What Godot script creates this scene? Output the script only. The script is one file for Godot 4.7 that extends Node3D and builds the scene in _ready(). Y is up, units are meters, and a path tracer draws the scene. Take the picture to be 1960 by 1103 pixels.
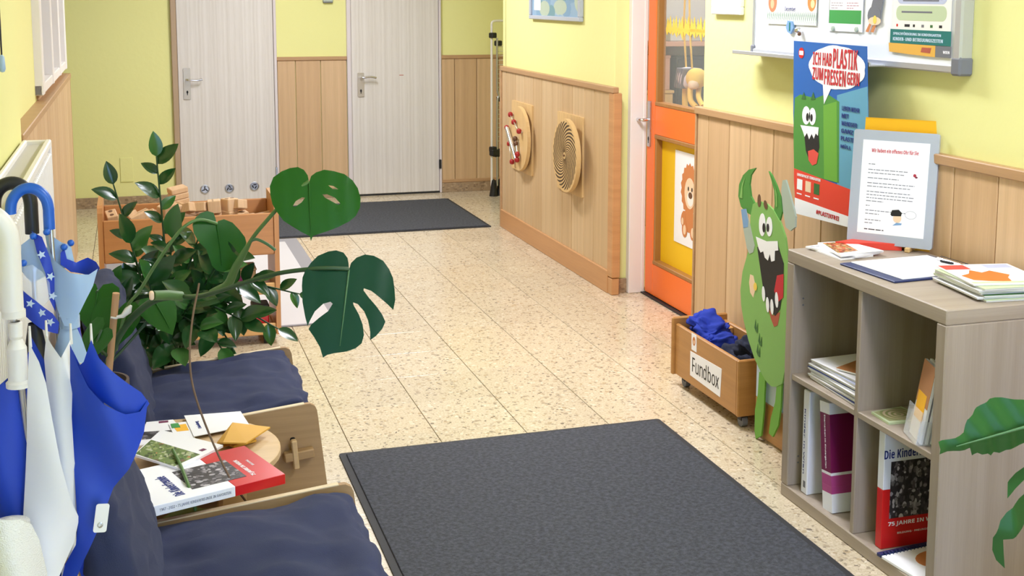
extends Node3D

var M := {}
var rng := RandomNumberGenerator.new()
var taken := {}
var cache := {}
var font_plain: SystemFont
var font_bold: SystemFont
var grain: ImageTexture
var grain_flat: ImageTexture

const ST_BODY := [-3.736,0.803,-3.691,0.820,-3.636,0.819,-3.591,0.805,-3.546,0.774,-3.509,0.729,-3.489,0.664,-3.475,0.581,-3.469,0.479,-3.472,0.391,-3.484,0.300,-3.502,0.241,-3.539,0.219,-3.574,0.210,-3.610,0.217,-3.648,0.238,-3.697,0.274,-3.743,0.326,-3.779,0.382,-3.801,0.432,-3.810,0.486,-3.798,0.554,-3.774,0.605,-3.755,0.646,-3.749,0.692,-3.752,0.755]
const ST_HORN_L := [-3.728,0.928,-3.760,0.899,-3.768,0.866,-3.756,0.827,-3.721,0.801,-3.743,0.761,-3.791,0.767,-3.826,0.779,-3.848,0.813,-3.844,0.855,-3.817,0.891,-3.776,0.916]
const ST_HORN_R := [-3.637,0.929,-3.616,0.919,-3.582,0.889,-3.551,0.851,-3.540,0.809,-3.559,0.763,-3.594,0.787,-3.589,0.827,-3.595,0.870,-3.618,0.905]
const ST_BOT_L := [-3.818,0.771,-3.782,0.779,-3.755,0.737,-3.713,0.663,-3.723,0.638,-3.749,0.627,-3.769,0.643,-3.797,0.702]
const ST_BOT_LB := [-3.818,0.771,-3.782,0.779,-3.764,0.740,-3.765,0.718,-3.797,0.709]
const ST_BOT_R := [-3.546,0.912,-3.526,0.916,-3.493,0.868,-3.456,0.807,-3.457,0.773,-3.486,0.755,-3.516,0.762,-3.536,0.810,-3.552,0.876]
const ST_MOUTH := [-3.695,0.662,-3.555,0.696,-3.513,0.642,-3.512,0.555,-3.529,0.485,-3.558,0.456,-3.604,0.470,-3.647,0.533]
const ST_TEETH := [-3.704,0.696,-3.629,0.694,-3.556,0.709,-3.549,0.679,-3.571,0.673,-3.571,0.640,-3.593,0.632,-3.604,0.656,-3.616,0.631,-3.638,0.637,-3.650,0.656,-3.668,0.648,-3.683,0.660]
const ST_TONGUE := [-3.553,0.594,-3.511,0.608,-3.509,0.530,-3.539,0.509,-3.569,0.538]
const ST_LIP := [-3.611,0.478,-3.579,0.452,-3.528,0.477,-3.541,0.429,-3.565,0.417,-3.588,0.440]
const ST_LEG_A := [-3.661,0.234,-3.617,0.229,-3.620,0.169,-3.621,0.113,-3.634,0.017,-3.672,-0.008,-3.682,0.019,-3.683,0.093,-3.666,0.154]
const ST_LEG_B := [-3.539,0.223,-3.506,0.239,-3.508,0.160,-3.521,0.092,-3.555,0.040,-3.582,0.044,-3.571,0.102,-3.545,0.165]
const ST_PATCH := [-3.741,0.557,-3.718,0.557,-3.698,0.521,-3.714,0.481,-3.737,0.494,-3.747,0.528]
const LF_A := [-0.000,-0.000,0.005,0.015,0.017,0.024,0.036,0.030,0.060,0.026,0.084,0.018,0.103,0.003,0.115,-0.017,0.121,-0.042,0.119,-0.065,0.109,-0.084,0.092,-0.098,0.067,-0.110,0.043,-0.119,0.019,-0.126,0.007,-0.130,0.002,-0.142,0.000,-0.130,-0.019,-0.120,-0.042,-0.105,-0.061,-0.092,-0.075,-0.072,-0.086,-0.052,-0.091,-0.028,-0.092,-0.008,-0.084,0.014,-0.064,0.028,-0.045,0.036,-0.026,0.038,-0.012,0.031,-0.003,0.017]
const LF_AH1 := [-0.039,-0.058,-0.032,-0.046,-0.017,-0.037,-0.010,-0.038,-0.018,-0.049,-0.032,-0.059]
const LF_AH2 := [0.031,-0.031,0.042,-0.031,0.061,-0.040,0.073,-0.054,0.068,-0.057,0.052,-0.048,0.037,-0.039]
const LF_AH3 := [0.045,-0.009,0.057,-0.011,0.069,-0.019,0.055,-0.018]
const LF_B := [0.000,-0.000,0.006,0.017,0.020,0.030,0.040,0.037,0.061,0.033,0.083,0.019,0.096,-0.002,0.104,-0.025,0.106,-0.055,0.106,-0.080,0.100,-0.104,0.087,-0.089,0.068,-0.071,0.050,-0.055,0.033,-0.048,0.032,-0.053,0.044,-0.072,0.060,-0.093,0.073,-0.113,0.080,-0.131,0.072,-0.147,0.056,-0.164,0.042,-0.173,0.043,-0.151,0.039,-0.126,0.031,-0.104,0.017,-0.086,0.006,-0.081,0.007,-0.088,0.018,-0.110,0.026,-0.135,0.028,-0.160,0.022,-0.179,0.007,-0.190,-0.014,-0.196,-0.042,-0.198,-0.059,-0.201,-0.069,-0.207,-0.075,-0.183,-0.088,-0.158,-0.100,-0.139,-0.094,-0.129,-0.075,-0.114,-0.053,-0.099,-0.042,-0.082,-0.047,-0.077,-0.064,-0.081,-0.084,-0.098,-0.096,-0.119,-0.102,-0.132,-0.107,-0.109,-0.112,-0.074,-0.112,-0.035,-0.110,-0.015,-0.104,-0.001,-0.089,0.021,-0.072,0.038,-0.047,0.048,-0.028,0.050,-0.011,0.044,-0.002,0.030,-0.000,0.015]
const LF_C := [-0.000,0.000,0.005,0.007,0.021,0.010,0.041,-0.001,0.057,-0.021,0.068,-0.041,0.070,-0.056,0.061,-0.071,0.049,-0.083,0.042,-0.074,0.033,-0.058,0.024,-0.046,0.023,-0.054,0.031,-0.073,0.043,-0.087,0.041,-0.102,0.026,-0.116,0.004,-0.121,-0.014,-0.116,-0.025,-0.102,-0.030,-0.081,-0.035,-0.060,-0.053,-0.038,-0.061,-0.017,-0.061,0.004,-0.051,0.021,-0.034,0.032,-0.018,0.035,-0.003,0.029,0.000,0.013]

const UB_LEFT := [-0.266,0.856,-0.234,0.859,-0.213,0.876,-0.193,0.889,-0.184,0.923,-0.183,0.887,-0.193,0.796,-0.200,0.699,-0.208,0.611,-0.234,0.517,-0.283,0.525]
const UB_WHITE1 := [-0.182,0.935,-0.168,0.903,-0.159,0.866,-0.152,0.802,-0.143,0.727,-0.130,0.651,-0.118,0.612,-0.128,0.571,-0.155,0.520,-0.163,0.486,-0.200,0.491,-0.208,0.568,-0.206,0.637,-0.195,0.760,-0.190,0.842]
const UB_WHITE2 := [-0.157,0.939,-0.148,0.923,-0.135,0.901,-0.119,0.929,-0.117,0.884,-0.123,0.792,-0.122,0.717,-0.118,0.641,-0.119,0.602,-0.137,0.644,-0.150,0.720,-0.157,0.786,-0.161,0.851,-0.163,0.897]
const UB_RIGHT := [-0.119,0.927,-0.108,0.889,-0.093,0.851,-0.069,0.820,-0.035,0.793,-0.011,0.785,0.003,0.798,-0.006,0.748,-0.033,0.694,-0.060,0.659,-0.086,0.595,-0.115,0.532,-0.134,0.486,-0.160,0.471,-0.145,0.526,-0.126,0.562,-0.121,0.599,-0.123,0.695,-0.126,0.789]
const UB_FLAP := [-0.087,0.920,-0.075,0.887,-0.055,0.862,-0.030,0.836,-0.008,0.814,0.005,0.790,-0.010,0.773,-0.036,0.780,-0.070,0.807,-0.095,0.838,-0.110,0.871,-0.101,0.880]
const UB_BACK := [-0.185,0.923,-0.163,0.874,-0.148,0.844,-0.119,0.898,-0.104,0.859,-0.071,0.798,-0.094,0.665,-0.151,0.574,-0.189,0.676,-0.196,0.811]
const UC_PALE := [-0.179,1.011,-0.163,0.983,-0.135,0.960,-0.101,0.952,-0.084,0.959,-0.094,0.927,-0.108,0.902,-0.124,0.871,-0.134,0.850,-0.151,0.852,-0.163,0.885,-0.173,0.933,-0.180,0.976]
const UC_RIM := [-0.147,1.002,-0.143,0.978,-0.126,0.968,-0.103,0.978,-0.087,0.970,-0.080,0.958,-0.088,0.946,-0.107,0.941,-0.137,0.950,-0.155,0.970,-0.154,0.993]
const UC_CLEAR := [-0.221,0.979,-0.204,0.982,-0.187,0.966,-0.175,0.941,-0.174,0.909,-0.191,0.894,-0.211,0.901,-0.226,0.926]
const UC_STARS := [-0.224,0.935,-0.199,0.912,-0.171,0.882,-0.160,0.860,-0.163,0.839,-0.192,0.856,-0.224,0.886,-0.231,0.905]
const UC_STRIP := [-0.204,1.045,-0.185,1.034,-0.172,0.991,-0.164,0.938,-0.167,0.879,-0.177,0.907,-0.182,0.960,-0.196,1.003]
const UC_LOWER := [-0.156,0.857,-0.132,0.855,-0.120,0.819,-0.111,0.781,-0.123,0.758,-0.135,0.777,-0.150,0.776,-0.165,0.755,-0.172,0.804]
const UC_BACKP := [-0.185,1.039,-0.152,1.012,-0.135,1.004,-0.130,0.969,-0.155,0.954,-0.176,0.977]
const UC_LEFTB := [-0.228,1.011,-0.206,1.029,-0.186,0.998,-0.182,0.944,-0.212,0.935,-0.231,0.958]
const UF_DOME := [-0.260,0.702,-0.226,0.699,-0.196,0.690,-0.181,0.674,-0.172,0.643,-0.164,0.586,-0.162,0.553,-0.267,0.569]


# the plane of the right-hand walls: x runs towards the viewer's right (+z), z comes out of the wall (-x)
var FACE_LEFT := Basis(Vector3(0, 0, 1), Vector3(0, 1, 0), Vector3(-1, 0, 0))
var FACE_UP := Basis(Vector3(1, 0, 0), Vector3(0, 0, -1), Vector3(0, 1, 0))
var FACE_FRONT := Basis()

func _ready():
	rng.seed = 7
	camera_and_light()
	textures()
	materials()
	room()
	doors()
	left_side()
	right_side()
	mats_and_cart()
	seating()
	shelf_unit()
	shelf_top()
	board_and_pictures()
	wall_toys()
	lost_property()
	standee()
	umbrellas()
	plants()
	classroom()
	back_details()

func camera_and_light():
	var cam := Camera3D.new()
	cam.name = "camera"
	add_child(cam)
	cam.projection = Camera3D.PROJECTION_FRUSTUM
	cam.near = 0.05
	cam.far = 60.0
	cam.size = 0.05 * 1103.0 / 2371.185
	cam.frustum_offset = Vector2(-0.018365, -0.103549) * 0.05
	cam.position = Vector3(0, 1.5104, 0)
	cam.basis = Basis.from_euler(Vector3(-0.131168, -0.313211, 0.003504))
	cam.current = true
	var we := WorldEnvironment.new()
	we.name = "surroundings"
	var e := Environment.new()
	e.background_mode = Environment.BG_COLOR
	e.background_color = Color(0.66, 0.78, 1.0)
	e.background_energy_multiplier = 9.0
	e.tonemap_mode = Environment.TONE_MAPPER_LINEAR
	e.tonemap_exposure = 1.05
	e.sdfgi_enabled = true
	e.ssao_enabled = true
	e.ssil_enabled = true
	we.environment = e
	add_child(we)

# ---------------------------------------------------------------- helpers
func numbered(n: String) -> String:
	if not taken.has(n):
		taken[n] = 0
		return n
	taken[n] += 1
	return "%s_%03d" % [n, taken[n]]

func tag(o: Node, label: String, category: String, group := ""):
	o.set_meta("label", label)
	o.set_meta("category", category)
	if group != "":
		o.set_meta("group", group)
	return o

func thing(n: String, label: String, category: String, at := Vector3.ZERO, group := "") -> Node3D:
	var o := Node3D.new()
	o.name = numbered(n)
	add_child(o)
	o.position = at
	tag(o, label, category, group)
	return o

func setting(n: String, label := "") -> Node3D:
	var o := Node3D.new()
	o.name = n
	add_child(o)
	o.set_meta("kind", "structure")
	if label != "":
		o.set_meta("label", label)
	return o

func put(parent: Node, n: String, mesh: Mesh, mat: Material, at := Vector3.ZERO, b := Basis()) -> MeshInstance3D:
	var o := MeshInstance3D.new()
	o.name = n
	o.mesh = mesh
	o.material_override = mat
	o.transform = Transform3D(b, at)
	parent.add_child(o, true)
	return o

func turn(v: Vector3) -> Basis:
	return Basis.from_euler(v)

func quad(st: SurfaceTool, a: Vector3, b: Vector3, c: Vector3, d: Vector3, out: Vector3):
	tri(st, a, b, c, out)
	tri(st, a, c, d, out)

func tri(st: SurfaceTool, a: Vector3, b: Vector3, c: Vector3, out: Vector3):
	var n := (b - a).cross(c - a)
	if n.length_squared() < 1e-16:
		return
	n = n.normalized()
	var list := [a, c, b]
	if n.dot(out) < 0:
		n = -n
		list = [a, b, c]
	for v in list:
		st.set_normal(n)
		st.add_vertex(v)

# a box with chamfered edges, centred on the origin
func cbox(size: Vector3, b := 0.002) -> ArrayMesh:
	var key := "%s/%s" % [size, b]
	if cache.has(key):
		return cache[key]
	var h := size * 0.5
	b = minf(b, minf(h.x, minf(h.y, h.z)) * 0.6)
	var st := SurfaceTool.new()
	st.begin(Mesh.PRIMITIVE_TRIANGLES)
	var pt := func(ax: int, s: Vector3) -> Vector3:
		var v := Vector3(s.x * (h.x - b), s.y * (h.y - b), s.z * (h.z - b))
		v[ax] = s[ax] * h[ax]
		return v
	for ax in 3:
		var u := (ax + 1) % 3
		var w := (ax + 2) % 3
		for s in [-1.0, 1.0]:
			var c := []
			for q in [[-1.0, -1.0], [1.0, -1.0], [1.0, 1.0], [-1.0, 1.0]]:
				var sg := Vector3.ZERO
				sg[ax] = s
				sg[u] = q[0]
				sg[w] = q[1]
				c.append(pt.call(ax, sg))
			var out := Vector3.ZERO
			out[ax] = s
			quad(st, c[0], c[1], c[2], c[3], out)
		for s in [-1.0, 1.0]:
			for t in [-1.0, 1.0]:
				var s0 := Vector3.ZERO
				s0[u] = s
				s0[w] = t
				s0[ax] = -1.0
				var s1 := s0
				s1[ax] = 1.0
				var out := Vector3.ZERO
				out[u] = s
				out[w] = t
				quad(st, pt.call(u, s0), pt.call(u, s1), pt.call(w, s1), pt.call(w, s0), out)
	for sx in [-1.0, 1.0]:
		for sy in [-1.0, 1.0]:
			for sz in [-1.0, 1.0]:
				var sg := Vector3(sx, sy, sz)
				tri(st, pt.call(0, sg), pt.call(1, sg), pt.call(2, sg), sg)
	var m := st.commit()
	cache[key] = m
	return m

func span(parent: Node, n: String, lo: Vector3, hi: Vector3, mat: Material, b := 0.002) -> MeshInstance3D:
	return put(parent, n, cbox(hi - lo, b), mat, (lo + hi) * 0.5)

# soft box: rounded edges, swollen sides and a little creasing
func pillow(size: Vector3, r: float, seg := 14, swell := Vector3.ZERO, crease := 0.0, freq := 9.0, sd := 1) -> ArrayMesh:
	var st := SurfaceTool.new()
	st.begin(Mesh.PRIMITIVE_TRIANGLES)
	var h := size * 0.5
	var nz := FastNoiseLite.new()
	nz.seed = sd
	nz.frequency = freq
	nz.fractal_octaves = 3
	var point := func(ax: int, s: float, i: int, j: int) -> Vector3:
		var p := Vector3.ZERO
		p[ax] = s * h[ax]
		var u := (ax + 1) % 3
		var w := (ax + 2) % 3
		p[u] = -cos(PI * i / seg) * h[u]
		p[w] = -cos(PI * j / seg) * h[w]
		var inner := p.clamp(-h + Vector3.ONE * r, h - Vector3.ONE * r)
		var d := (p - inner)
		d = d.normalized() if d.length() > 1e-6 else Vector3.ZERO
		var q := inner + d * r
		var f := Vector3(q.x / h.x, q.y / h.y, q.z / h.z)
		var bx := (1.0 - f.y * f.y) * (1.0 - f.z * f.z)
		var by := (1.0 - f.x * f.x) * (1.0 - f.z * f.z)
		var bz := (1.0 - f.x * f.x) * (1.0 - f.y * f.y)
		q += Vector3(f.x * bx * swell.x, f.y * by * swell.y, f.z * bz * swell.z)
		if crease > 0.0:
			q += d * crease * nz.get_noise_3d(q.x * 1.0, q.y * 3.0, q.z * 1.6)
		return q
	for ax in 3:
		for s in [-1.0, 1.0]:
			for i in seg:
				for j in seg:
					var a: Vector3 = point.call(ax, s, i, j)
					var b: Vector3 = point.call(ax, s, i + 1, j)
					var c: Vector3 = point.call(ax, s, i + 1, j + 1)
					var d: Vector3 = point.call(ax, s, i, j + 1)
					var ls: Array = [a, c, b, a, d, c] if s > 0 else [a, b, c, a, c, d]
					for v in ls:
						st.add_vertex(v)
	st.generate_normals()
	return st.commit()

func pairs(a: Array) -> PackedVector2Array:
	var p := PackedVector2Array()
	for i in range(0, a.size(), 2):
		p.append(Vector2(a[i], a[i + 1]))
	return p

func rect(x0: float, y0: float, x1: float, y1: float) -> PackedVector2Array:
	return PackedVector2Array([Vector2(x0, y0), Vector2(x1, y0), Vector2(x1, y1), Vector2(x0, y1)])

func oval(cx: float, cy: float, rx: float, ry: float, n := 20, rot := 0.0) -> PackedVector2Array:
	var p := PackedVector2Array()
	for i in n:
		p.append(Vector2(cos(TAU * i / n) * rx, sin(TAU * i / n) * ry).rotated(rot) + Vector2(cx, cy))
	return p

func rounded(x0: float, y0: float, x1: float, y1: float, r: float, n := 5) -> PackedVector2Array:
	var p := PackedVector2Array()
	var c := [Vector2(x1 - r, y1 - r), Vector2(x0 + r, y1 - r), Vector2(x0 + r, y0 + r), Vector2(x1 - r, y0 + r)]
	for k in 4:
		for i in n + 1:
			var a := PI * 0.5 * (k + float(i) / n)
			p.append(c[k] + Vector2(cos(a), sin(a)) * r)
	return p

# an outline in x and y, th thick; the front is at z = th and carries UVs over its bounding box
func slab(pts: PackedVector2Array, th: float) -> ArrayMesh:
	var st := SurfaceTool.new()
	st.begin(Mesh.PRIMITIVE_TRIANGLES)
	if Geometry2D.is_polygon_clockwise(pts):
		pts.reverse()
	var lo := pts[0]
	var hi := pts[0]
	for p in pts:
		lo = lo.min(p)
		hi = hi.max(p)
	var idx := Geometry2D.triangulate_polygon(pts)
	for f in [[th, 1.0], [0.0, -1.0]]:
		for i in range(0, idx.size(), 3):
			var l: Array = [idx[i], idx[i + 1], idx[i + 2]]
			var ar := (pts[l[1]] - pts[l[0]]).cross(pts[l[2]] - pts[l[0]])
			if ar * f[1] > 0:
				l = [idx[i], idx[i + 2], idx[i + 1]]
			for k in l:
				st.set_normal(Vector3(0, 0, f[1]))
				st.set_uv(Vector2((pts[k].x - lo.x) / maxf(hi.x - lo.x, 1e-6), (hi.y - pts[k].y) / maxf(hi.y - lo.y, 1e-6)))
				st.add_vertex(Vector3(pts[k].x, pts[k].y, f[0]))
	st.set_uv(Vector2(0.01, 0.01))
	for i in pts.size():
		var a := pts[i]
		var b := pts[(i + 1) % pts.size()]
		var o := Vector3((b - a).y, -(b - a).x, 0)
		quad(st, Vector3(a.x, a.y, 0), Vector3(b.x, b.y, 0), Vector3(b.x, b.y, th), Vector3(a.x, a.y, th), o)
	return st.commit()

func lathe(prof: Array, seg := 24) -> ArrayMesh:
	var st := SurfaceTool.new()
	st.begin(Mesh.PRIMITIVE_TRIANGLES)
	for i in prof.size() - 1:
		for k in seg:
			var a := TAU * k / seg
			var b := TAU * (k + 1) / seg
			var p0: Vector2 = prof[i]
			var p1: Vector2 = prof[i + 1]
			var v := [Vector3(cos(a) * p0.x, p0.y, sin(a) * p0.x), Vector3(cos(b) * p0.x, p0.y, sin(b) * p0.x), Vector3(cos(b) * p1.x, p1.y, sin(b) * p1.x), Vector3(cos(a) * p1.x, p1.y, sin(a) * p1.x)]
			st.set_smooth_group(i if (p1 - p0).length() > 0.004 and i > 0 and absf((p1 - p0).angle_to(prof[i] - prof[i - 1])) > 0.7 else 0)
			for q in [0, 1, 2, 0, 2, 3]:
				st.add_vertex(v[q])
	st.generate_normals()
	return st.commit()

func tube(path: Array, radii, seg := 8, caps := true) -> ArrayMesh:
	var st := SurfaceTool.new()
	st.begin(Mesh.PRIMITIVE_TRIANGLES)
	var n := path.size()
	var rings := []
	var up := Vector3.UP
	var first: Vector3 = (path[1] - path[0]).normalized()
	if absf(first.dot(up)) > 0.9:
		up = Vector3.RIGHT
	for i in n:
		var d: Vector3 = (path[mini(i + 1, n - 1)] - path[maxi(i - 1, 0)]).normalized()
		var side := up.cross(d).normalized()
		up = d.cross(side).normalized()
		var r: float = radii[i] if radii is Array else radii
		var ring := []
		for k in seg:
			ring.append(path[i] + (side * cos(TAU * k / seg) + up * sin(TAU * k / seg)) * r)
		rings.append(ring)
	for i in n - 1:
		for k in seg:
			var k2 := (k + 1) % seg
			for v in [rings[i][k], rings[i][k2], rings[i + 1][k2], rings[i][k], rings[i + 1][k2], rings[i + 1][k]]:
				st.add_vertex(v)
	if caps:
		st.set_smooth_group(1)
		for k in seg:
			var k2 := (k + 1) % seg
			for v in [path[0], rings[0][k2], rings[0][k], path[n - 1], rings[n - 1][k], rings[n - 1][k2]]:
				st.add_vertex(v)
	st.generate_normals()
	return st.commit()

func curve(pts: Array, steps := 4) -> Array:
	var out := []
	for i in pts.size() - 1:
		var p0: Vector3 = pts[maxi(i - 1, 0)]
		var p1: Vector3 = pts[i]
		var p2: Vector3 = pts[i + 1]
		var p3: Vector3 = pts[mini(i + 2, pts.size() - 1)]
		for k in steps:
			out.append(p1.cubic_interpolate(p2, p0, p3, float(k) / steps))
	out.append(pts[-1])
	return out

# a leaf cut from an outline, on a grid so that it can bend
func leaf_mesh(outline: PackedVector2Array, holes: Array, cell: float, bend: Callable) -> ArrayMesh:
	var st := SurfaceTool.new()
	st.begin(Mesh.PRIMITIVE_TRIANGLES)
	var lo := outline[0]
	var hi := outline[0]
	for p in outline:
		lo = lo.min(p)
		hi = hi.max(p)
	var x := lo.x
	while x < hi.x:
		var y := lo.y
		while y < hi.y:
			var pieces: Array = Geometry2D.intersect_polygons(rect(x, y, x + cell, y + cell), outline)
			for hole in holes:
				var next := []
				for pc in pieces:
					next.append_array(Geometry2D.clip_polygons(pc, hole))
				pieces = next
			for pc in pieces:
				var idx := Geometry2D.triangulate_polygon(pc)
				for k in idx:
					st.add_vertex(bend.call(pc[k]))
			y += cell
		x += cell
	st.generate_normals()
	return st.commit()

func words(parent: Node, n: String, text: String, box: Rect2, at: Vector3, b: Basis, mat: Material, bold := false, depth := 0.0006) -> MeshInstance3D:
	var t := TextMesh.new()
	t.text = text
	t.font = font_bold if bold else font_plain
	t.font_size = 32
	t.pixel_size = 0.01
	t.depth = 0.02
	t.curve_step = 2.0
	var a := t.get_aabb()
	var sx := box.size.x / a.size.x
	var sy := box.size.y / a.size.y
	var c := a.get_center()
	var o := MeshInstance3D.new()
	o.name = n
	o.mesh = t
	o.material_override = mat
	var place := Transform3D(b, at) * Transform3D(Basis(), Vector3(box.get_center().x, box.get_center().y, depth * 0.5)) * Transform3D(Basis.from_scale(Vector3(sx, sy, depth / 0.02)), Vector3.ZERO) * Transform3D(Basis(), -c)
	o.transform = place
	parent.add_child(o, true)
	return o

# thin print on a plane: outlines in the plane's x and y
func ink(parent: Node, n: String, pts: PackedVector2Array, mat: Material, at: Vector3, b: Basis, layer := 0.0004) -> MeshInstance3D:
	return put(parent, n, slab(pts, layer), mat, at, b)

# ---------------------------------------------------------------- pictures
func blank(w: int, h: int, c: Color) -> Image:
	var im := Image.create(w, h, false, Image.FORMAT_RGB8)
	im.fill(c)
	return im

func dot(im: Image, cx: float, cy: float, rx: float, ry: float, c: Color):
	for y in range(maxi(0, int(cy - ry)), mini(im.get_height(), int(cy + ry) + 1)):
		var f := 1.0 - pow((y + 0.5 - cy) / ry, 2)
		if f > 0:
			var w := rx * sqrt(f)
			im.fill_rect(Rect2i(int(cx - w), y, maxi(1, int(2 * w)), 1), c)

func shape(im: Image, pts: PackedVector2Array, c: Color):
	var lo := pts[0].y
	var hi := pts[0].y
	for p in pts:
		lo = minf(lo, p.y)
		hi = maxf(hi, p.y)
	for y in range(maxi(0, int(lo)), mini(im.get_height(), int(hi) + 1)):
		var xs := []
		for i in pts.size():
			var a := pts[i]
			var b := pts[(i + 1) % pts.size()]
			if (a.y <= y + 0.5) != (b.y <= y + 0.5):
				xs.append(a.x + (y + 0.5 - a.y) / (b.y - a.y) * (b.x - a.x))
		xs.sort()
		for i in range(0, xs.size() - 1, 2):
			im.fill_rect(Rect2i(int(xs[i]), y, maxi(1, int(xs[i + 1]) - int(xs[i])), 1), c)

func lines(im: Image, x0: int, y0: int, x1: int, n: int, step: int, h: int, c: Color, last := 0.6):
	for k in n:
		var x := x0
		var end := x1 if k < n - 1 else int(lerpf(x0, x1, last))
		end -= rng.randi_range(0, (x1 - x0) / 8)
		while x < end:
			var w := rng.randi_range(h * 2, h * 7)
			im.fill_rect(Rect2i(x, y0 + k * step, mini(w, end - x), h), c)
			x += w + h

func print_mat(im: Image, rough := 0.35) -> StandardMaterial3D:
	var m := StandardMaterial3D.new()
	m.albedo_texture = ImageTexture.create_from_image(im)
	m.roughness = rough
	m.texture_repeat = false
	return m

func textures():
	font_plain = SystemFont.new()
	font_plain.font_names = PackedStringArray(["Droid Sans"])
	font_bold = SystemFont.new()
	font_bold.font_names = PackedStringArray(["Droid Sans"])
	font_bold.font_weight = 700
	var im := Image.create(512, 512, false, Image.FORMAT_RGB8)
	var flat := Image.create(512, 512, false, Image.FORMAT_RGB8)
	var n1 := FastNoiseLite.new()
	n1.seed = 3
	n1.frequency = 0.01
	n1.fractal_octaves = 4
	var n2 := FastNoiseLite.new()
	n2.seed = 9
	n2.frequency = 0.12
	for y in 512:
		for x in 512:
			# seamless: the noise runs on a cylinder
			var a := TAU * y / 512.0
			var bx := TAU * x / 512.0
			var v := n1.get_noise_3d(cos(bx) * 240 + 6 * cos(a), sin(bx) * 240, 6 * sin(a))
			var f := n2.get_noise_3d(cos(bx) * 420, sin(bx) * 420 + 5 * cos(a), 5 * sin(a))
			var g := clampf(0.95 + 0.05 * v + 0.045 * f, 0.0, 1.0)
			var c := Color(g, g * (0.995 + 0.008 * v), g * (0.985 + 0.02 * v))
			im.set_pixel(x, y, c)
			flat.set_pixel(y, x, c)
	grain = ImageTexture.create_from_image(im)
	grain_flat = ImageTexture.create_from_image(flat)

func mk(key: String, c: Color, rough := 0.6, metal := 0.0) -> StandardMaterial3D:
	var m := StandardMaterial3D.new()
	m.resource_name = key
	m.albedo_color = c
	m.roughness = rough
	m.metallic = metal
	M[key] = m
	return m

func wood(key: String, c: Color, rough := 0.45, scale := 1.6, level := false, shift := 0.0):
	var m := mk(key, c, rough)
	m.albedo_texture = grain_flat if level else grain
	m.uv1_triplanar = true
	m.uv1_world_triplanar = true
	m.uv1_scale = Vector3.ONE * scale
	m.uv1_offset = Vector3(shift, shift * 0.7, shift * 1.3)
	return m

func rough_texture(freq: float, sd: int, size := 256) -> NoiseTexture2D:
	var t := NoiseTexture2D.new()
	var n := FastNoiseLite.new()
	n.seed = sd
	n.frequency = freq
	n.fractal_octaves = 4
	t.noise = n
	t.width = size
	t.height = size
	t.seamless = true
	return t

func relief(m: StandardMaterial3D, freq: float, scale: float, uv: float, sd := 2):
	m.heightmap_enabled = true
	m.heightmap_scale = scale
	m.heightmap_texture = rough_texture(freq, sd)
	m.uv1_triplanar = true
	m.uv1_world_triplanar = true
	m.uv1_scale = Vector3.ONE * uv

func speckle(m: StandardMaterial3D, im: Image, uv: float):
	m.albedo_texture = ImageTexture.create_from_image(im)
	m.uv1_triplanar = true
	m.uv1_world_triplanar = true
	m.uv1_scale = Vector3.ONE * uv

func rgb(r: int, g: int, b: int) -> Color:
	return Color8(r, g, b)

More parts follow.
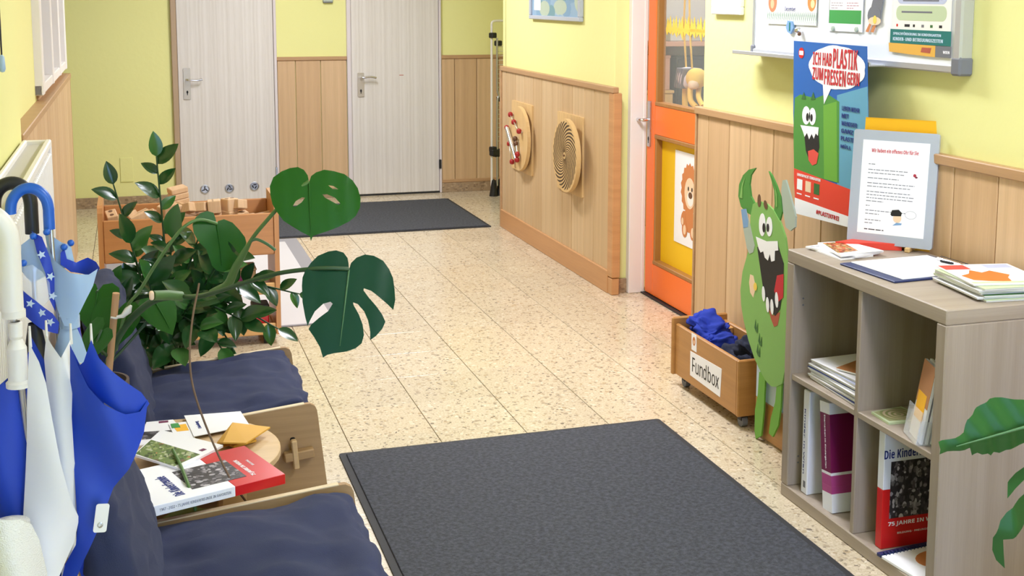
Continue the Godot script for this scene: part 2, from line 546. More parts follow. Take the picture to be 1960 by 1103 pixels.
func materials():
	# terrazzo: cream ground with chips of grey, ochre and brown stone
	var tz := blank(1024, 1024, rgb(226, 211, 178))
	var grit := FastNoiseLite.new()
	grit.seed = 21
	grit.frequency = 0.09
	grit.fractal_octaves = 3
	for y in range(0, 1024, 2):
		for x in range(0, 1024, 2):
			var v := grit.get_noise_2d(x, y)
			tz.fill_rect(Rect2i(x, y, 2, 2), rgb(222, 208, 182).lerp(rgb(192, 176, 148), clampf(0.25 + v * 0.8, 0.0, 0.9)))
	var chips := [rgb(204, 188, 160), rgb(230, 220, 198), rgb(186, 170, 144), rgb(160, 147, 128), rgb(194, 174, 142), rgb(134, 122, 108), rgb(228, 214, 190), rgb(178, 163, 140)]
	for k in 3900:
		var cx := rng.randf() * 1024
		var cy := rng.randf() * 1024
		var r := pow(rng.randf(), 2.2) * 11.0 + 2.2
		var c: Color = chips[rng.randi() % chips.size()]
		if r > 7.0 and c.v < 0.65:
			r *= 0.75
		var p := PackedVector2Array()
		var n := rng.randi_range(5, 7)
		var st := rng.randf_range(0.4, 0.9)
		var ro := rng.randf() * TAU
		for i in n:
			p.append(Vector2(cos(TAU * i / n) * r, sin(TAU * i / n) * r * st).rotated(ro) * rng.randf_range(0.7, 1.2) + Vector2(cx, cy))
		shape(tz, p, c)
	for k in 4:
		var m := mk("terrazzo%d" % k, [rgb(245, 243, 242), rgb(242, 240, 237), rgb(238, 236, 234), rgb(246, 242, 238)][k], 0.19)
		m.albedo_texture = ImageTexture.create_from_image(tz) if k == 0 else M["terrazzo0"].albedo_texture
		m.uv1_triplanar = true
		m.uv1_world_triplanar = true
		m.uv1_scale = Vector3.ONE * 1.05
		m.uv1_offset = Vector3(0.37, 0.2, 0.61) * k
	mk("grout", rgb(140, 126, 106), 0.85)
	relief(mk("yellow_wall", rgb(230, 227, 154), 0.75), 0.05, 0.06, 1.5)
	mk("ceiling", rgb(245, 244, 240), 0.9)
	mk("white_paint", rgb(232, 226, 222), 0.5)
	mk("lilac_frame", rgb(216, 206, 208), 0.5)
	mk("brown_frame", rgb(176, 150, 122), 0.5)
	for k in 3:
		wood("plank%d" % k, [rgb(214, 178, 136), rgb(209, 172, 130), rgb(218, 183, 142)][k], 0.42, 1.4, false, 0.31 * k)
		wood("block_plank%d" % k, [rgb(211, 180, 138), rgb(207, 175, 132), rgb(215, 185, 143)][k], 0.42, 1.4, false, 0.23 * k)
	wood("rail", rgb(192, 152, 110), 0.45, 1.5, true)
	wood("rail_orange", rgb(206, 154, 104), 0.45, 1.5, true)
	wood("groove", rgb(150, 112, 72), 0.6)
	wood("door_white", rgb(228, 222, 217), 0.45, 2.6)
	wood("beech", rgb(206, 148, 94), 0.4, 2.0)
	wood("beech_level", rgb(200, 142, 90), 0.4, 2.0, true)
	wood("beech_edge", rgb(226, 176, 112), 0.4, 2.0, true)
	wood("fund_wood", rgb(190, 136, 74), 0.4, 2.0, true)
	wood("mdf", rgb(176, 142, 100), 0.6, 3.0, true)
	wood("ply_edge", rgb(238, 218, 184), 0.6, 3.0, true)
	wood("table_wood", rgb(214, 182, 138), 0.5, 2.0, true)
	wood("birch", rgb(226, 190, 132), 0.45, 2.0)
	wood("block_wood", rgb(226, 188, 148), 0.6, 5.0)
	wood("shelf_wood", rgb(167, 153, 140), 0.5, 1.1)
	wood("shelf_wood_level", rgb(171, 157, 143), 0.5, 1.1, true)
	wood("stick_wood", rgb(196, 152, 106), 0.7, 6.0)
	# stone skirting
	var stn := blank(256, 256, rgb(160, 134, 104))
	for k in 900:
		dot(stn, rng.randf() * 256, rng.randf() * 256, rng.randf_range(2, 9), rng.randf_range(1, 5), rgb(160, 134, 104).lerp([rgb(120, 96, 72), rgb(190, 166, 136), rgb(140, 118, 96)][k % 3], rng.randf()))
	speckle(mk("stone", rgb(255, 255, 255), 0.5), stn, 2.2)
	# carpet
	var cp := blank(512, 512, rgb(62, 64, 72))
	var cn := FastNoiseLite.new()
	cn.seed = 5
	cn.frequency = 0.075
	cn.fractal_octaves = 4
	for y in 512:
		for x in 512:
			var v := cn.get_noise_2d(x, y) * 0.75 + rng.randf_range(-0.35, 0.35)
			cp.set_pixel(x, y, rgb(62, 64, 71).lerp(rgb(90, 93, 102) if v > 0 else rgb(38, 39, 44), minf(absf(v), 1.0)))
	var cm := mk("carpet", rgb(255, 255, 255), 0.95)
	relief(cm, 0.35, 0.25, 1.3)
	cm.albedo_texture = ImageTexture.create_from_image(cp)
	mk("rubber", rgb(38, 38, 42), 0.7)
	relief(mk("play_mat", rgb(200, 196, 196), 0.85), 0.2, 0.05, 3.0)
	mk("play_mat_border", rgb(146, 143, 146), 0.85)
	# fabrics
	var nv := mk("navy", rgb(38, 45, 78), 0.9)
	nv.rim_enabled = true
	nv.rim = 0.25
	nv.rim_tint = 0.6
	relief(nv, 0.3, 0.06, 5.0)
	var nb := mk("navy_back", rgb(37, 43, 72), 0.9)
	nb.rim_enabled = true
	nb.rim = 0.2
	relief(nb, 0.3, 0.06, 5.0)
	mk("umbrella_blue", rgb(14, 58, 172), 0.5)
	mk("umbrella_white", rgb(224, 222, 220), 0.55)
	var um: StandardMaterial3D = M["umbrella_white"]
	um.backlight_enabled = true
	um.backlight = Color(0.25, 0.25, 0.25)
	mk("umbrella_pale", rgb(160, 186, 214), 0.35)
	mk("umbrella_deep", rgb(28, 60, 176), 0.4)
	var cl := mk("clear_film", Color(0.86, 0.9, 0.95, 0.32), 0.15)
	cl.transparency = BaseMaterial3D.TRANSPARENCY_ALPHA
	mk("handle_blue", rgb(26, 92, 190), 0.35)
	mk("handle_black", rgb(26, 28, 36), 0.35)
	mk("handle_white", rgb(218, 213, 203), 0.4)
	mk("steel", rgb(190, 190, 192), 0.3, 0.9)
	mk("nickel", rgb(186, 176, 158), 0.38, 0.8)
	mk("chrome", rgb(220, 220, 225), 0.15, 1.0)
	mk("dark_metal", rgb(42, 42, 46), 0.5, 0.4)
	mk("black", rgb(20, 20, 22), 0.5)
	mk("radiator", rgb(236, 232, 226), 0.4)
	mk("radiator_grey", rgb(198, 194, 190), 0.5)
	mk("orange", rgb(248, 118, 40), 0.35)
	wood("bead", rgb(176, 124, 66), 0.45, 2.0)
	mk("yellow_sheet", rgb(240, 192, 14), 0.6)
	mk("paper", rgb(244, 243, 246), 0.6)
	mk("paper_cream", rgb(244, 238, 230), 0.6)
	mk("paper_edges", rgb(214, 214, 210), 0.8)
	mk("red", rgb(206, 32, 32), 0.3)
	mk("poster_red", rgb(228, 66, 46), 0.5)
	mk("poster_blue", rgb(30, 96, 176), 0.5)
	mk("poster_teal", rgb(96, 160, 190), 0.5)
	mk("green_a", rgb(104, 166, 56), 0.55)
	mk("green_b", rgb(74, 140, 56), 0.55)
	mk("green_c", rgb(128, 178, 92), 0.55)
	mk("green_dark", rgb(52, 104, 48), 0.6)
	mk("print_black", rgb(20, 18, 20), 0.6)
	mk("print_grey", rgb(110, 110, 120), 0.6)
	mk("print_navy", rgb(24, 40, 120), 0.6)
	mk("print_red", rgb(196, 30, 44), 0.6)
	mk("tongue", rgb(220, 76, 64), 0.6)
	mk("lip", rgb(176, 84, 60), 0.6)
	mk("bottle_grey", rgb(170, 182, 168), 0.5)
	mk("bottle_blue", rgb(118, 156, 196), 0.5)
	mk("slot_dark", rgb(72, 54, 34), 0.7)
	mk("brown", rgb(104, 70, 44), 0.6)
	mk("lion", rgb(204, 128, 72), 0.7)
	mk("lion_light", rgb(238, 206, 172), 0.7)
	mk("pale_blue", rgb(196, 214, 230), 0.6)
	mk("aluminium", rgb(196, 198, 204), 0.35, 0.6)
	mk("corner_grey", rgb(112, 114, 122), 0.5)
	mk("board_white", rgb(238, 240, 244), 0.18)
	mk("acrylic_grey", rgb(176, 182, 194), 0.25)
	mk("card_yellow", rgb(246, 182, 22), 0.5)
	mk("envelope", rgb(226, 172, 68), 0.6)
	mk("folder_navy", rgb(28, 44, 96), 0.4)
	mk("binder_purple", rgb(112, 18, 74), 0.4)
	mk("binder_mid", rgb(168, 66, 130), 0.4)
	mk("binder_white", rgb(228, 230, 240), 0.4)
	mk("teal", rgb(12, 112, 108), 0.5)
	mk("print_green", rgb(52, 146, 66), 0.5)
	mk("sage", rgb(190, 204, 166), 0.6)
	mk("lavender", rgb(186, 192, 218), 0.6)
	mk("fabric_blue", rgb(18, 48, 160), 0.8)
	mk("fabric_navy", rgb(24, 30, 56), 0.85)
	mk("plush", rgb(232, 196, 92), 0.95)
	mk("stripe", rgb(214, 206, 214), 0.9)
	mk("dark_cabinet", rgb(44, 46, 52), 0.6)
	mk("pink_wood", rgb(206, 160, 140), 0.6)
	mk("pale_wall", rgb(226, 222, 222), 0.8)
	mk("crown_paper", rgb(240, 204, 84), 0.7)
	mk("bead_red", rgb(156, 24, 28), 0.3)
	mk("bead_dark", rgb(92, 58, 34), 0.3)
	var gl := mk("pane", Color(0.94, 0.97, 0.96, 0.08), 0.02)
	gl.transparency = BaseMaterial3D.TRANSPARENCY_ALPHA
	gl.metallic_specular = 0.1
	var ac := mk("clear_acrylic", Color(0.9, 0.93, 0.96, 0.18), 0.05)
	ac.transparency = BaseMaterial3D.TRANSPARENCY_ALPHA
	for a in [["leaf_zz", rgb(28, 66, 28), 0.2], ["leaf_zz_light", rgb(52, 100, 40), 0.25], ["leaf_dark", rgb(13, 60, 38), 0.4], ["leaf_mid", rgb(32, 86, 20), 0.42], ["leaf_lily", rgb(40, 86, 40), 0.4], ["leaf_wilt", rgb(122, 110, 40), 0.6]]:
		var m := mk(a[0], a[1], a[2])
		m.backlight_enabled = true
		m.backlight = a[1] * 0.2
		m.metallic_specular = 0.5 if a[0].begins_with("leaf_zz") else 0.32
	relief(mk("frosted", rgb(220, 218, 212), 0.25), 0.12, 0.15, 10.0)
	mk("vein", rgb(72, 112, 74), 0.5)
	mk("stem_green", rgb(86, 120, 62), 0.5)
	mk("stem_dark", rgb(44, 74, 40), 0.5)
	mk("stem_brown", rgb(112, 88, 66), 0.7)
	mk("pot", rgb(88, 72, 62), 0.6)
	mk("soil", rgb(44, 34, 26), 0.95)
	mk("lamp_housing", rgb(240, 240, 238), 0.5)
	var glow := mk("lamp_diffuser", rgb(255, 250, 240), 0.5)
	glow.emission_enabled = true
	glow.emission = rgb(244, 246, 255)
	glow.emission_energy_multiplier = 3.0

func lamp(at: Vector3, w: float, l: float, energy: float, label: String):
	var t := thing("ceiling_lamp", label, "lamp", at)
	span(t, "housing", Vector3(-w / 2 - 0.03, -0.06, -l / 2 - 0.03), Vector3(w / 2 + 0.03, 0.0, l / 2 + 0.03), M["lamp_housing"], 0.006)
	span(t, "diffuser", Vector3(-w / 2, -0.07, -l / 2), Vector3(w / 2, -0.061, l / 2), M["lamp_diffuser"], 0.003)
	var a := AreaLight3D.new()
	a.name = "tube_light"
	t.add_child(a)
	a.position = Vector3(0, -0.08, 0)
	a.rotation = Vector3(-PI / 2, 0, 0)
	a.area_size = Vector2(w, l)
	a.area_normalize_energy = true
	a.light_energy = energy
	a.light_color = rgb(244, 246, 255)
	a.area_range = 20.0
	a.area_attenuation = 2.0
	a.shadow_enabled = true

# boards side by side along one axis, with a shadow gap between them
func boards(parent: Node, axis: int, cuts: Array, face: float, depth: float, y0: float, y1: float, kind: String, gap := 0.004):
	for i in cuts.size() - 1:
		var a: float = cuts[i] + gap * 0.5
		var b: float = cuts[i + 1] - gap * 0.5
		var lo: Vector3
		var hi: Vector3
		if axis == 0:
			lo = Vector3(a, y0, face - depth)
			hi = Vector3(b, y1, face)
		else:
			lo = Vector3(minf(face, face + depth), y0, a)
			hi = Vector3(maxf(face, face + depth), y1, b)
		span(parent, "plank", lo, hi, M["%s%d" % [kind, i % 3]], 0.0025)

func room():
	var top := 2.4
	# floor: slab, joints and single terrazzo tiles
	var fl := setting("floor", "cream terrazzo tile floor with brown and grey chips")
	span(fl, "floor_base", Vector3(-2.2, -0.15, -9.5), Vector3(4.2, -0.012, 1.8), M["grout"], 0.001)
	var z0 := -4.07
	var row := -17
	while z0 + row * 0.325 < -2.4:
		var za := z0 + row * 0.325
		var zb := za + 0.325
		for col in range(-4, 8):
			var xa := 0.65 + col * 0.305
			if za > -7.8 and (xa < -0.6 or xa > 2.46):
				continue
			span(fl, "tile", Vector3(xa + 0.0012, -0.012, za + 0.0006), Vector3(xa + 0.3038, 0.0, zb - 0.0006), M["terrazzo%d" % [rng.randi() % 4]], 0.001)
		row += 1
	var near := z0 + row * 0.325
	span(fl, "floor_field", Vector3(-0.6, -0.012, near), Vector3(2.5, 0.0, 1.7), M["terrazzo0"], 0.001)
	span(fl, "classroom_floor", Vector3(2.51, -0.012, -7.8), Vector3(4.1, 0.0, 1.7), M["birch"], 0.001)
	span(fl, "lobby_field", Vector3(-2.2, -0.012, -9.4), Vector3(-0.58, 0.0, -7.6), M["terrazzo1"], 0.001)
	var ce := setting("ceiling", "white ceiling")
	span(ce, "ceiling_slab", Vector3(-2.2, top, -9.5), Vector3(4.2, top + 0.12, 1.8), M["ceiling"], 0.001)
	# back wall
	var wb := setting("wall_back", "yellow back wall with wooden wainscot between the white doors")
	span(wb, "wall_surface", Vector3(-2.2, 0, -9.46), Vector3(3.1, top, -9.27), M["yellow_wall"], 0.001)
	boards(wb, 0, [1.004, 1.137, 1.322, 1.516], -9.252, 0.018, 0.07, 1.035, "plank")
	span(wb, "cap_rail", Vector3(1.0, 1.035, -9.27), Vector3(1.518, 1.062, -9.243), M["rail"], 0.003)
	boards(wb, 0, [2.242, 2.347, 2.523, 2.70, 2.9], -9.252, 0.018, 0.095, 1.035, "plank")
	span(wb, "cap_rail", Vector3(2.24, 1.035, -9.27), Vector3(2.9, 1.062, -9.243), M["rail"], 0.003)
	span(wb, "foot_rail", Vector3(2.24, 0.075, -9.27), Vector3(2.9, 0.1, -9.246), M["rail"], 0.003)
	for s in [[-2.2, 0.262], [1.004, 1.516], [2.242, 2.9]]:
		span(wb, "stone_skirting", Vector3(s[0], 0, -9.27), Vector3(s[1], 0.075, -9.25), M["stone"], 0.002)
	# lobby ends
	var wl := setting("wall_lobby_left", "yellow end wall of the back lobby")
	span(wl, "wall_surface", Vector3(-2.3, 0, -9.5), Vector3(-2.1, top, -7.5), M["yellow_wall"], 0.001)
	var wr := setting("wall_lobby_right", "yellow end wall behind the drying rack")
	span(wr, "wall_surface", Vector3(2.86, 0, -9.5), Vector3(3.0, top, -7.76), M["yellow_wall"], 0.001)
	span(wr, "wall_return", Vector3(2.30, 0, -7.78), Vector3(4.2, top, -7.70), M["yellow_wall"], 0.001)
	# behind the viewer: an entrance opening that lets daylight in
	var wf := setting("wall_front", "yellow entrance wall with a glazed opening")
	span(wf, "wall_surface", Vector3(-0.6, 0, 1.6), Vector3(0.25, top, 1.75), M["yellow_wall"], 0.001)
	span(wf, "wall_side", Vector3(1.95, 0, 1.6), Vector3(4.2, top, 1.75), M["yellow_wall"], 0.001)
	span(wf, "wall_lintel", Vector3(0.25, 2.0, 1.6), Vector3(1.95, top, 1.75), M["yellow_wall"], 0.001)
	span(wf, "glass", Vector3(0.25, 0.0, 1.66), Vector3(1.95, 2.0, 1.67), M["pane"], 0.001)
	lamp(Vector3(1.5, top, -1.6), 0.3, 1.2, 3.7, "long white ceiling lamp nearest the entrance")
	lamp(Vector3(1.5, top, -4.5), 0.3, 1.2, 5.0, "long white ceiling lamp above the middle of the corridor")
	lamp(Vector3(1.1, top, -7.4), 0.3, 1.2, 5.4, "long white ceiling lamp near the white doors")
	lamp(Vector3(3.2, top, -6.0), 0.3, 1.0, 2.4, "white ceiling lamp inside the classroom")

func left_side():
	var top := 2.4
	var w := setting("wall_left", "yellow left wall with a wooden window ledge")
	span(w, "wall_surface", Vector3(-0.6, 0, -4.30), Vector3(-0.353, top, 1.7), M["yellow_wall"], 0.003)
	span(w, "wall_upper", Vector3(-0.6, 1.03, -5.72), Vector3(-0.40, top, -4.30), M["yellow_wall"], 0.002)
	span(w, "wall_lower", Vector3(-0.6, 0, -7.66), Vector3(-0.372, 1.03, -4.30), M["yellow_wall"], 0.002)
	span(w, "wall_lintel", Vector3(-0.6, 2.05, -7.67), Vector3(-0.40, top, -5.72), M["yellow_wall"], 0.002)
	span(w, "lobby_return", Vector3(-2.2, 0, -7.6), Vector3(-0.6, top, -7.5), M["yellow_wall"], 0.002)
	boards(w, 2, [-7.66, -7.47, -7.28, -7.09, -6.9, -6.71, -6.52, -6.33, -6.14, -5.95, -5.76, -5.57, -5.38, -5.19, -5.0, -4.81, -4.62, -4.31], -0.353, -0.018, 0.0, 1.03, "plank")
	span(w, "ledge", Vector3(-0.405, 1.031, -7.67), Vector3(-0.347, 1.06, -4.31), M["rail"], 0.003)
	span(w, "end_board", Vector3(-0.40, 0, -7.685), Vector3(-0.352, 1.03, -7.662), M["rail"], 0.002)
	var n := setting("window_1", "white framed window over the wooden ledge")
	for s in [[-5.72, -5.64], [-6.42, -6.36], [-7.06, -7.0], [-7.68, -7.6]]:
		span(n, "frame_post", Vector3(-0.43, 1.085, s[0]), Vector3(-0.365, 2.05, s[1]), M["white_paint"], 0.004)
	span(n, "bottom_rail", Vector3(-0.43, 1.085, -7.68), Vector3(-0.37, 1.13, -5.64), M["white_paint"], 0.004)
	span(n, "sill_board", Vector3(-0.43, 1.06, -7.68), Vector3(-0.39, 1.085, -5.7), M["rail"], 0.003)
	for s in [[-6.36, -5.72], [-7.0, -6.42], [-7.6, -7.06]]:
		span(n, "pane", Vector3(-0.412, 1.13, s[0]), Vector3(-0.406, 2.05, s[1]), M["pane"], 0.001)
	span(n, "blind", Vector3(-0.47, 1.09, -7.66), Vector3(-0.45, 2.05, -5.7), M["radiator_grey"], 0.002)
	# radiator
	var r := thing("radiator", "white ribbed panel radiator on the left wall behind the umbrellas", "radiator", Vector3(-0.353, 0, 0))
	var zf := -4.22
	var zn := -2.0
	span(r, "back_panel", Vector3(0.015, 0.14, zf), Vector3(0.03, 1.03, zn), M["radiator"], 0.004)
	span(r, "front_panel", Vector3(0.068, 0.14, zf), Vector3(0.082, 1.03, zn), M["radiator"], 0.004)
	span(r, "top_grille", Vector3(0.02, 1.03, zf), Vector3(0.082, 1.036, zn), M["radiator_grey"], 0.002)
	span(r, "top_edge", Vector3(0.076, 1.028, zf - 0.004), Vector3(0.094, 1.052, zn), M["radiator"], 0.004)
	span(r, "top_edge", Vector3(0.008, 1.028, zf - 0.004), Vector3(0.022, 1.052, zn), M["radiator"], 0.004)
	span(r, "end_cap", Vector3(0.008, 0.14, zf - 0.012), Vector3(0.094, 1.05, zf), M["radiator"], 0.004)
	var z := zf + 0.02
	while z < zn - 0.02:
		span(r, "rib", Vector3(0.081, 0.17, z), Vector3(0.094, 1.01, z + 0.02), M["radiator"], 0.006)
		z += 0.034
	for zz in [zf + 0.2, zn - 0.2]:
		put(r, "wall_bracket", cbox(Vector3(0.02, 0.1, 0.03)), M["radiator"], Vector3(0.008, 0.6, zz))
		put(r, "foot", tube([Vector3(0.05, 0.0, zz), Vector3(0.05, 0.15, zz)], 0.012), M["radiator"])
	# pull cord
	var c := thing("blind_cord", "thin dark blind cord with a clear plastic toggle on the left wall", "cord", Vector3(-0.340, 1.33, -3.66))
	put(c, "cord", tube([Vector3(0, 0.7, 0), Vector3(0, 0.3, 0.002), Vector3(0, 0.0, 0)], 0.0025, 6), M["dark_metal"])
	put(c, "toggle", lathe([Vector2(0.001, 0.02), Vector2(0.007, 0.012), Vector2(0.009, -0.02), Vector2(0.006, -0.028), Vector2(0.001, -0.03)], 12), M["umbrella_pale"])

func right_side():
	var top := 2.4
	# block with the wall toys
	var w := setting("wall_right_far", "yellow wall block with pale wooden wainscot carrying the wall toys")
	span(w, "wall_surface", Vector3(2.30, 0, -7.74), Vector3(2.47, top, -5.80), M["yellow_wall"], 0.003)
	boards(w, 2, [-7.735, -7.64, -7.432, -7.256, -7.076, -6.905, -6.722, -6.539, -6.373, -6.182, -6.032, -5.81], 2.28, 0.018, 0.115, 1.032, "block_plank")
	span(w, "cap_rail", Vector3(2.268, 1.032, -7.745), Vector3(2.30, 1.062, -5.742), M["rail"], 0.003)
	span(w, "foot_board", Vector3(2.270, 0.0, -7.745), Vector3(2.30, 0.118, -5.80), M["rail_orange"], 0.003)
	span(w, "corner_post", Vector3(2.272, 0.09, -5.808), Vector3(2.318, 1.032, -5.742), M["rail_orange"], 0.004)
	span(w, "corner_foot", Vector3(2.274, 0.0, -5.80), Vector3(2.316, 0.086, -5.746), M["rail_orange"], 0.004)
	span(w, "corner_post", Vector3(2.272, 0.0, -7.765), Vector3(2.31, 1.032, -7.736), M["rail"], 0.003)
	span(w, "stone_skirting", Vector3(2.30, 0, -5.80), Vector3(2.372, 0.075, -5.783), M["stone"], 0.002)
	# near wall
	var n := setting("wall_right", "yellow right wall with wooden wainscot boards")
	span(n, "wall_surface", Vector3(2.245, 0, -4.665), Vector3(2.43, top, 1.7), M["yellow_wall"], 0.003)
	span(n, "lintel", Vector3(2.30, 1.85, -5.80), Vector3(2.47, top, -4.66), M["yellow_wall"], 0.002)
	boards(n, 2, [-4.672, -4.569, -4.382, -4.208, -4.026, -3.857, -3.68, -3.50, -3.32, -3.145, -2.972, -2.781, -2.6, -2.42, -2.24, -2.06, -1.88, -1.7], 2.225, 0.018, 0.1, 1.03, "plank")
	span(n, "cap_rail", Vector3(2.212, 1.03, -4.682), Vector3(2.245, 1.06, 1.6), M["rail"], 0.003)
	span(n, "corner_strip", Vector3(2.218, 0.0, -4.684), Vector3(2.245, 1.03, -4.672), M["rail"], 0.002)
	span(n, "foot_board", Vector3(2.212, 0.0, -4.672), Vector3(2.245, 0.1, 1.6), M["plank1"], 0.003)
	var c1 := setting("wall_classroom_back", "pale back wall of the classroom behind the orange door")
	span(c1, "wall_surface", Vector3(2.47, 0, -7.70), Vector3(4.1, top, -7.665), M["pale_wall"], 0.001)
	var c2 := setting("wall_classroom_side", "pale side wall of the classroom")
	span(c2, "wall_surface", Vector3(3.95, 0, -7.66), Vector3(4.1, top, 1.7), M["pale_wall"], 0.001)
	var c3 := setting("wall_classroom_near", "pale near wall of the classroom")
	span(c3, "wall_surface", Vector3(2.47, 0, -3.6), Vector3(3.94, top, -3.5), M["pale_wall"], 0.001)

func lever_set(parent: Node, at: Vector3, b: Basis, h: float, w: float, lever_y: float, lever_len: float, key_y: float, mat: StandardMaterial3D, curl := 0.0):
	var p := put(parent, "handle_plate", slab(rounded(-w / 2, -h / 2, w / 2, h / 2, 0.006), 0.008), mat, at, b)
	put(p, "keyhole", slab(oval(0, key_y, 0.007, 0.011, 12), 0.0008), M["black"], Vector3(0, 0, 0.008))
	put(p, "keyhole", slab(rect(-0.003, key_y - 0.022, 0.003, key_y), 0.0008), M["black"], Vector3(0, 0, 0.008))
	put(p, "lever", tube(curve([Vector3(0, lever_y, 0.008), Vector3(0, lever_y, 0.04), Vector3(0.012 * signf(lever_len), lever_y, 0.05), Vector3(lever_len * 0.6, lever_y + curl, 0.05), Vector3(lever_len, lever_y - curl * 0.5, 0.048)], 4), 0.0085, 10), M["chrome"])

func doors():
	# left white door
	var d := setting("door_1", "white grained door with nickel handle plate and three round vents")
	span(d, "leaf", Vector3(0.302, 0.012, -9.272), Vector3(0.98, 1.78, -9.252), M["door_white"], 0.004)
	span(d, "frame_post", Vector3(0.262, 0, -9.28), Vector3(0.30, 1.82, -9.236), M["brown_frame"], 0.004)
	span(d, "frame_post", Vector3(0.982, 0, -9.28), Vector3(1.003, 1.82, -9.24), M["lilac_frame"], 0.004)
	span(d, "frame_head", Vector3(0.262, 1.78, -9.28), Vector3(1.003, 1.82, -9.24), M["lilac_frame"], 0.004)
	span(d, "hinge", Vector3(0.975, 0.19, -9.25), Vector3(0.99, 0.25, -9.235), M["steel"], 0.003)
	lever_set(d, Vector3(0.363, 0.878, -9.252), FACE_FRONT, 0.225, 0.05, 0.03, 0.105, -0.06, M["nickel"], -0.004)
	for x in [0.464, 0.638, 0.819]:
		var v := put(d, "round_vent", lathe([Vector2(0.028, 0.0), Vector2(0.034, 0.004), Vector2(0.034, 0.006), Vector2(0.029, 0.007), Vector2(0.026, 0.002), Vector2(0.0005, 0.002)], 20), M["steel"], Vector3(x, 0.105 + (0.007 if x > 0.8 else 0.0), -9.252), Basis(Vector3(1, 0, 0), Vector3(0, 0, 1), Vector3(0, -1, 0)))
		for k in 3:
			put(v, "vent_slot", cbox(Vector3(0.022, 0.001, 0.008), 0.0003), M["black"], Vector3(cos(k * 2.1 + x) * 0.012, 0.0028, sin(k * 2.1 + x) * 0.012), turn(Vector3(0, k * 1.1 + x * 5, 0)))
	# right white door
	var e := setting("door_2", "plain white door with steel lever and a thin scratch")
	span(e, "leaf", Vector3(1.552, 0.012, -9.272), Vector3(2.222, 1.78, -9.252), M["door_white"], 0.004)
	span(e, "frame_post", Vector3(1.519, 0, -9.28), Vector3(1.55, 1.82, -9.24), M["lilac_frame"], 0.004)
	span(e, "frame_post", Vector3(2.224, 0, -9.28), Vector3(2.241, 1.82, -9.24), M["lilac_frame"], 0.004)
	span(e, "frame_head", Vector3(1.519, 1.78, -9.28), Vector3(2.241, 1.82, -9.24), M["lilac_frame"], 0.004)
	span(e, "threshold", Vector3(1.55, 0.0, -9.27), Vector3(2.224, 0.012, -9.25), M["black"], 0.001)
	span(e, "hinge", Vector3(2.218, 0.19, -9.25), Vector3(2.234, 0.26, -9.232), M["dark_metal"], 0.003)
	lever_set(e, Vector3(1.62, 0.848, -9.252), FACE_FRONT, 0.18, 0.05, 0.055, 0.11, -0.045, M["nickel"], 0.006)
	span(e, "scratch", Vector3(1.915, 0.912, -9.253), Vector3(1.948, 0.917, -9.2515), M["lip"], 0.0003)
	# orange classroom door, set back in the right wall
	var o := setting("door_3", "orange door with a glazed upper half and a yellow lower panel")
	var x := 2.459
	var za := -5.752
	var zb := -4.70
	span(o, "frame_post", Vector3(2.372, 0, -5.80), Vector3(2.448, 1.86, -5.758), M["white_paint"], 0.004)
	span(o, "frame_side", Vector3(2.440, 0, -5.775), Vector3(2.458, 1.86, -5.755), M["white_paint"], 0.003)
	span(o, "stile", Vector3(x, 0.01, za), Vector3(x + 0.045, 1.82, -5.655), M["orange"], 0.003)
	span(o, "stile", Vector3(x, 0.01, -4.81), Vector3(x + 0.045, 1.82, zb), M["orange"], 0.003)
	span(o, "bottom_rail", Vector3(x, 0.01, -5.655), Vector3(x + 0.045, 0.172, -4.81), M["orange"], 0.003)
	span(o, "middle_rail", Vector3(x, 0.83, -5.655), Vector3(x + 0.045, 0.975, -4.81), M["orange"], 0.003)
	span(o, "top_rail", Vector3(x, 1.70, -5.655), Vector3(x + 0.045, 1.82, -4.81), M["orange"], 0.003)
	for r in [[0.172, 0.83], [0.975, 1.70]]:
		for t in [[-5.655, -5.635], [-4.83, -4.81]]:
			span(o, "glazing_bead", Vector3(x + 0.002, r[0], t[0]), Vector3(x + 0.045, r[1], t[1]), M["bead"], 0.003)
		for t in [[r[0], r[0] + 0.02], [r[1] - 0.02, r[1]]]:
			span(o, "glazing_bead", Vector3(x - 0.002, t[0], -5.655), Vector3(x + 0.045, t[1], -4.81), M["bead"], 0.003)
	span(o, "glass_pane", Vector3(x + 0.032, 0.99, -5.64), Vector3(x + 0.037, 1.69, -4.82), M["pane"], 0.0005)
	var ys := span(o, "yellow_panel", Vector3(x + 0.034, 0.19, -5.64), Vector3(x + 0.038, 0.815, -4.82), M["yellow_sheet"], 0.0005)
	lever_set(o, Vector3(x, 0.878, -5.715), FACE_LEFT, 0.23, 0.035, 0.02, -0.085, -0.075, M["steel"])
	span(o, "threshold", Vector3(x - 0.02, 0, -5.76), Vector3(x + 0.05, 0.008, -4.67), M["dark_metal"], 0.001)
	# lion picture on the yellow panel
	var at := Vector3(x + 0.032, 0, 0)
	var l := thing("lion_picture", "white sheet with a painted brown lion on the yellow door panel", "picture", at)
	ink(l, "sheet", rect(-5.47, 0.325, -5.07, 0.775), M["paper"], Vector3.ZERO, FACE_LEFT, 0.0015)
	var f := Vector3(-0.0016, 0, 0)
	var cz := -5.30
	var mane := PackedVector2Array()
	for k in 36:
		var rr := 0.094 if k % 2 == 0 else 0.105
		mane.append(Vector2(cz + cos(TAU * k / 36) * rr * 0.95, 0.60 + sin(TAU * k / 36) * rr * 1.25))
	ink(l, "mane", mane, M["lion"], f, FACE_LEFT)
	ink(l, "body", oval(cz, 0.455, 0.06, 0.06), M["lion"], f * 1.3, FACE_LEFT)
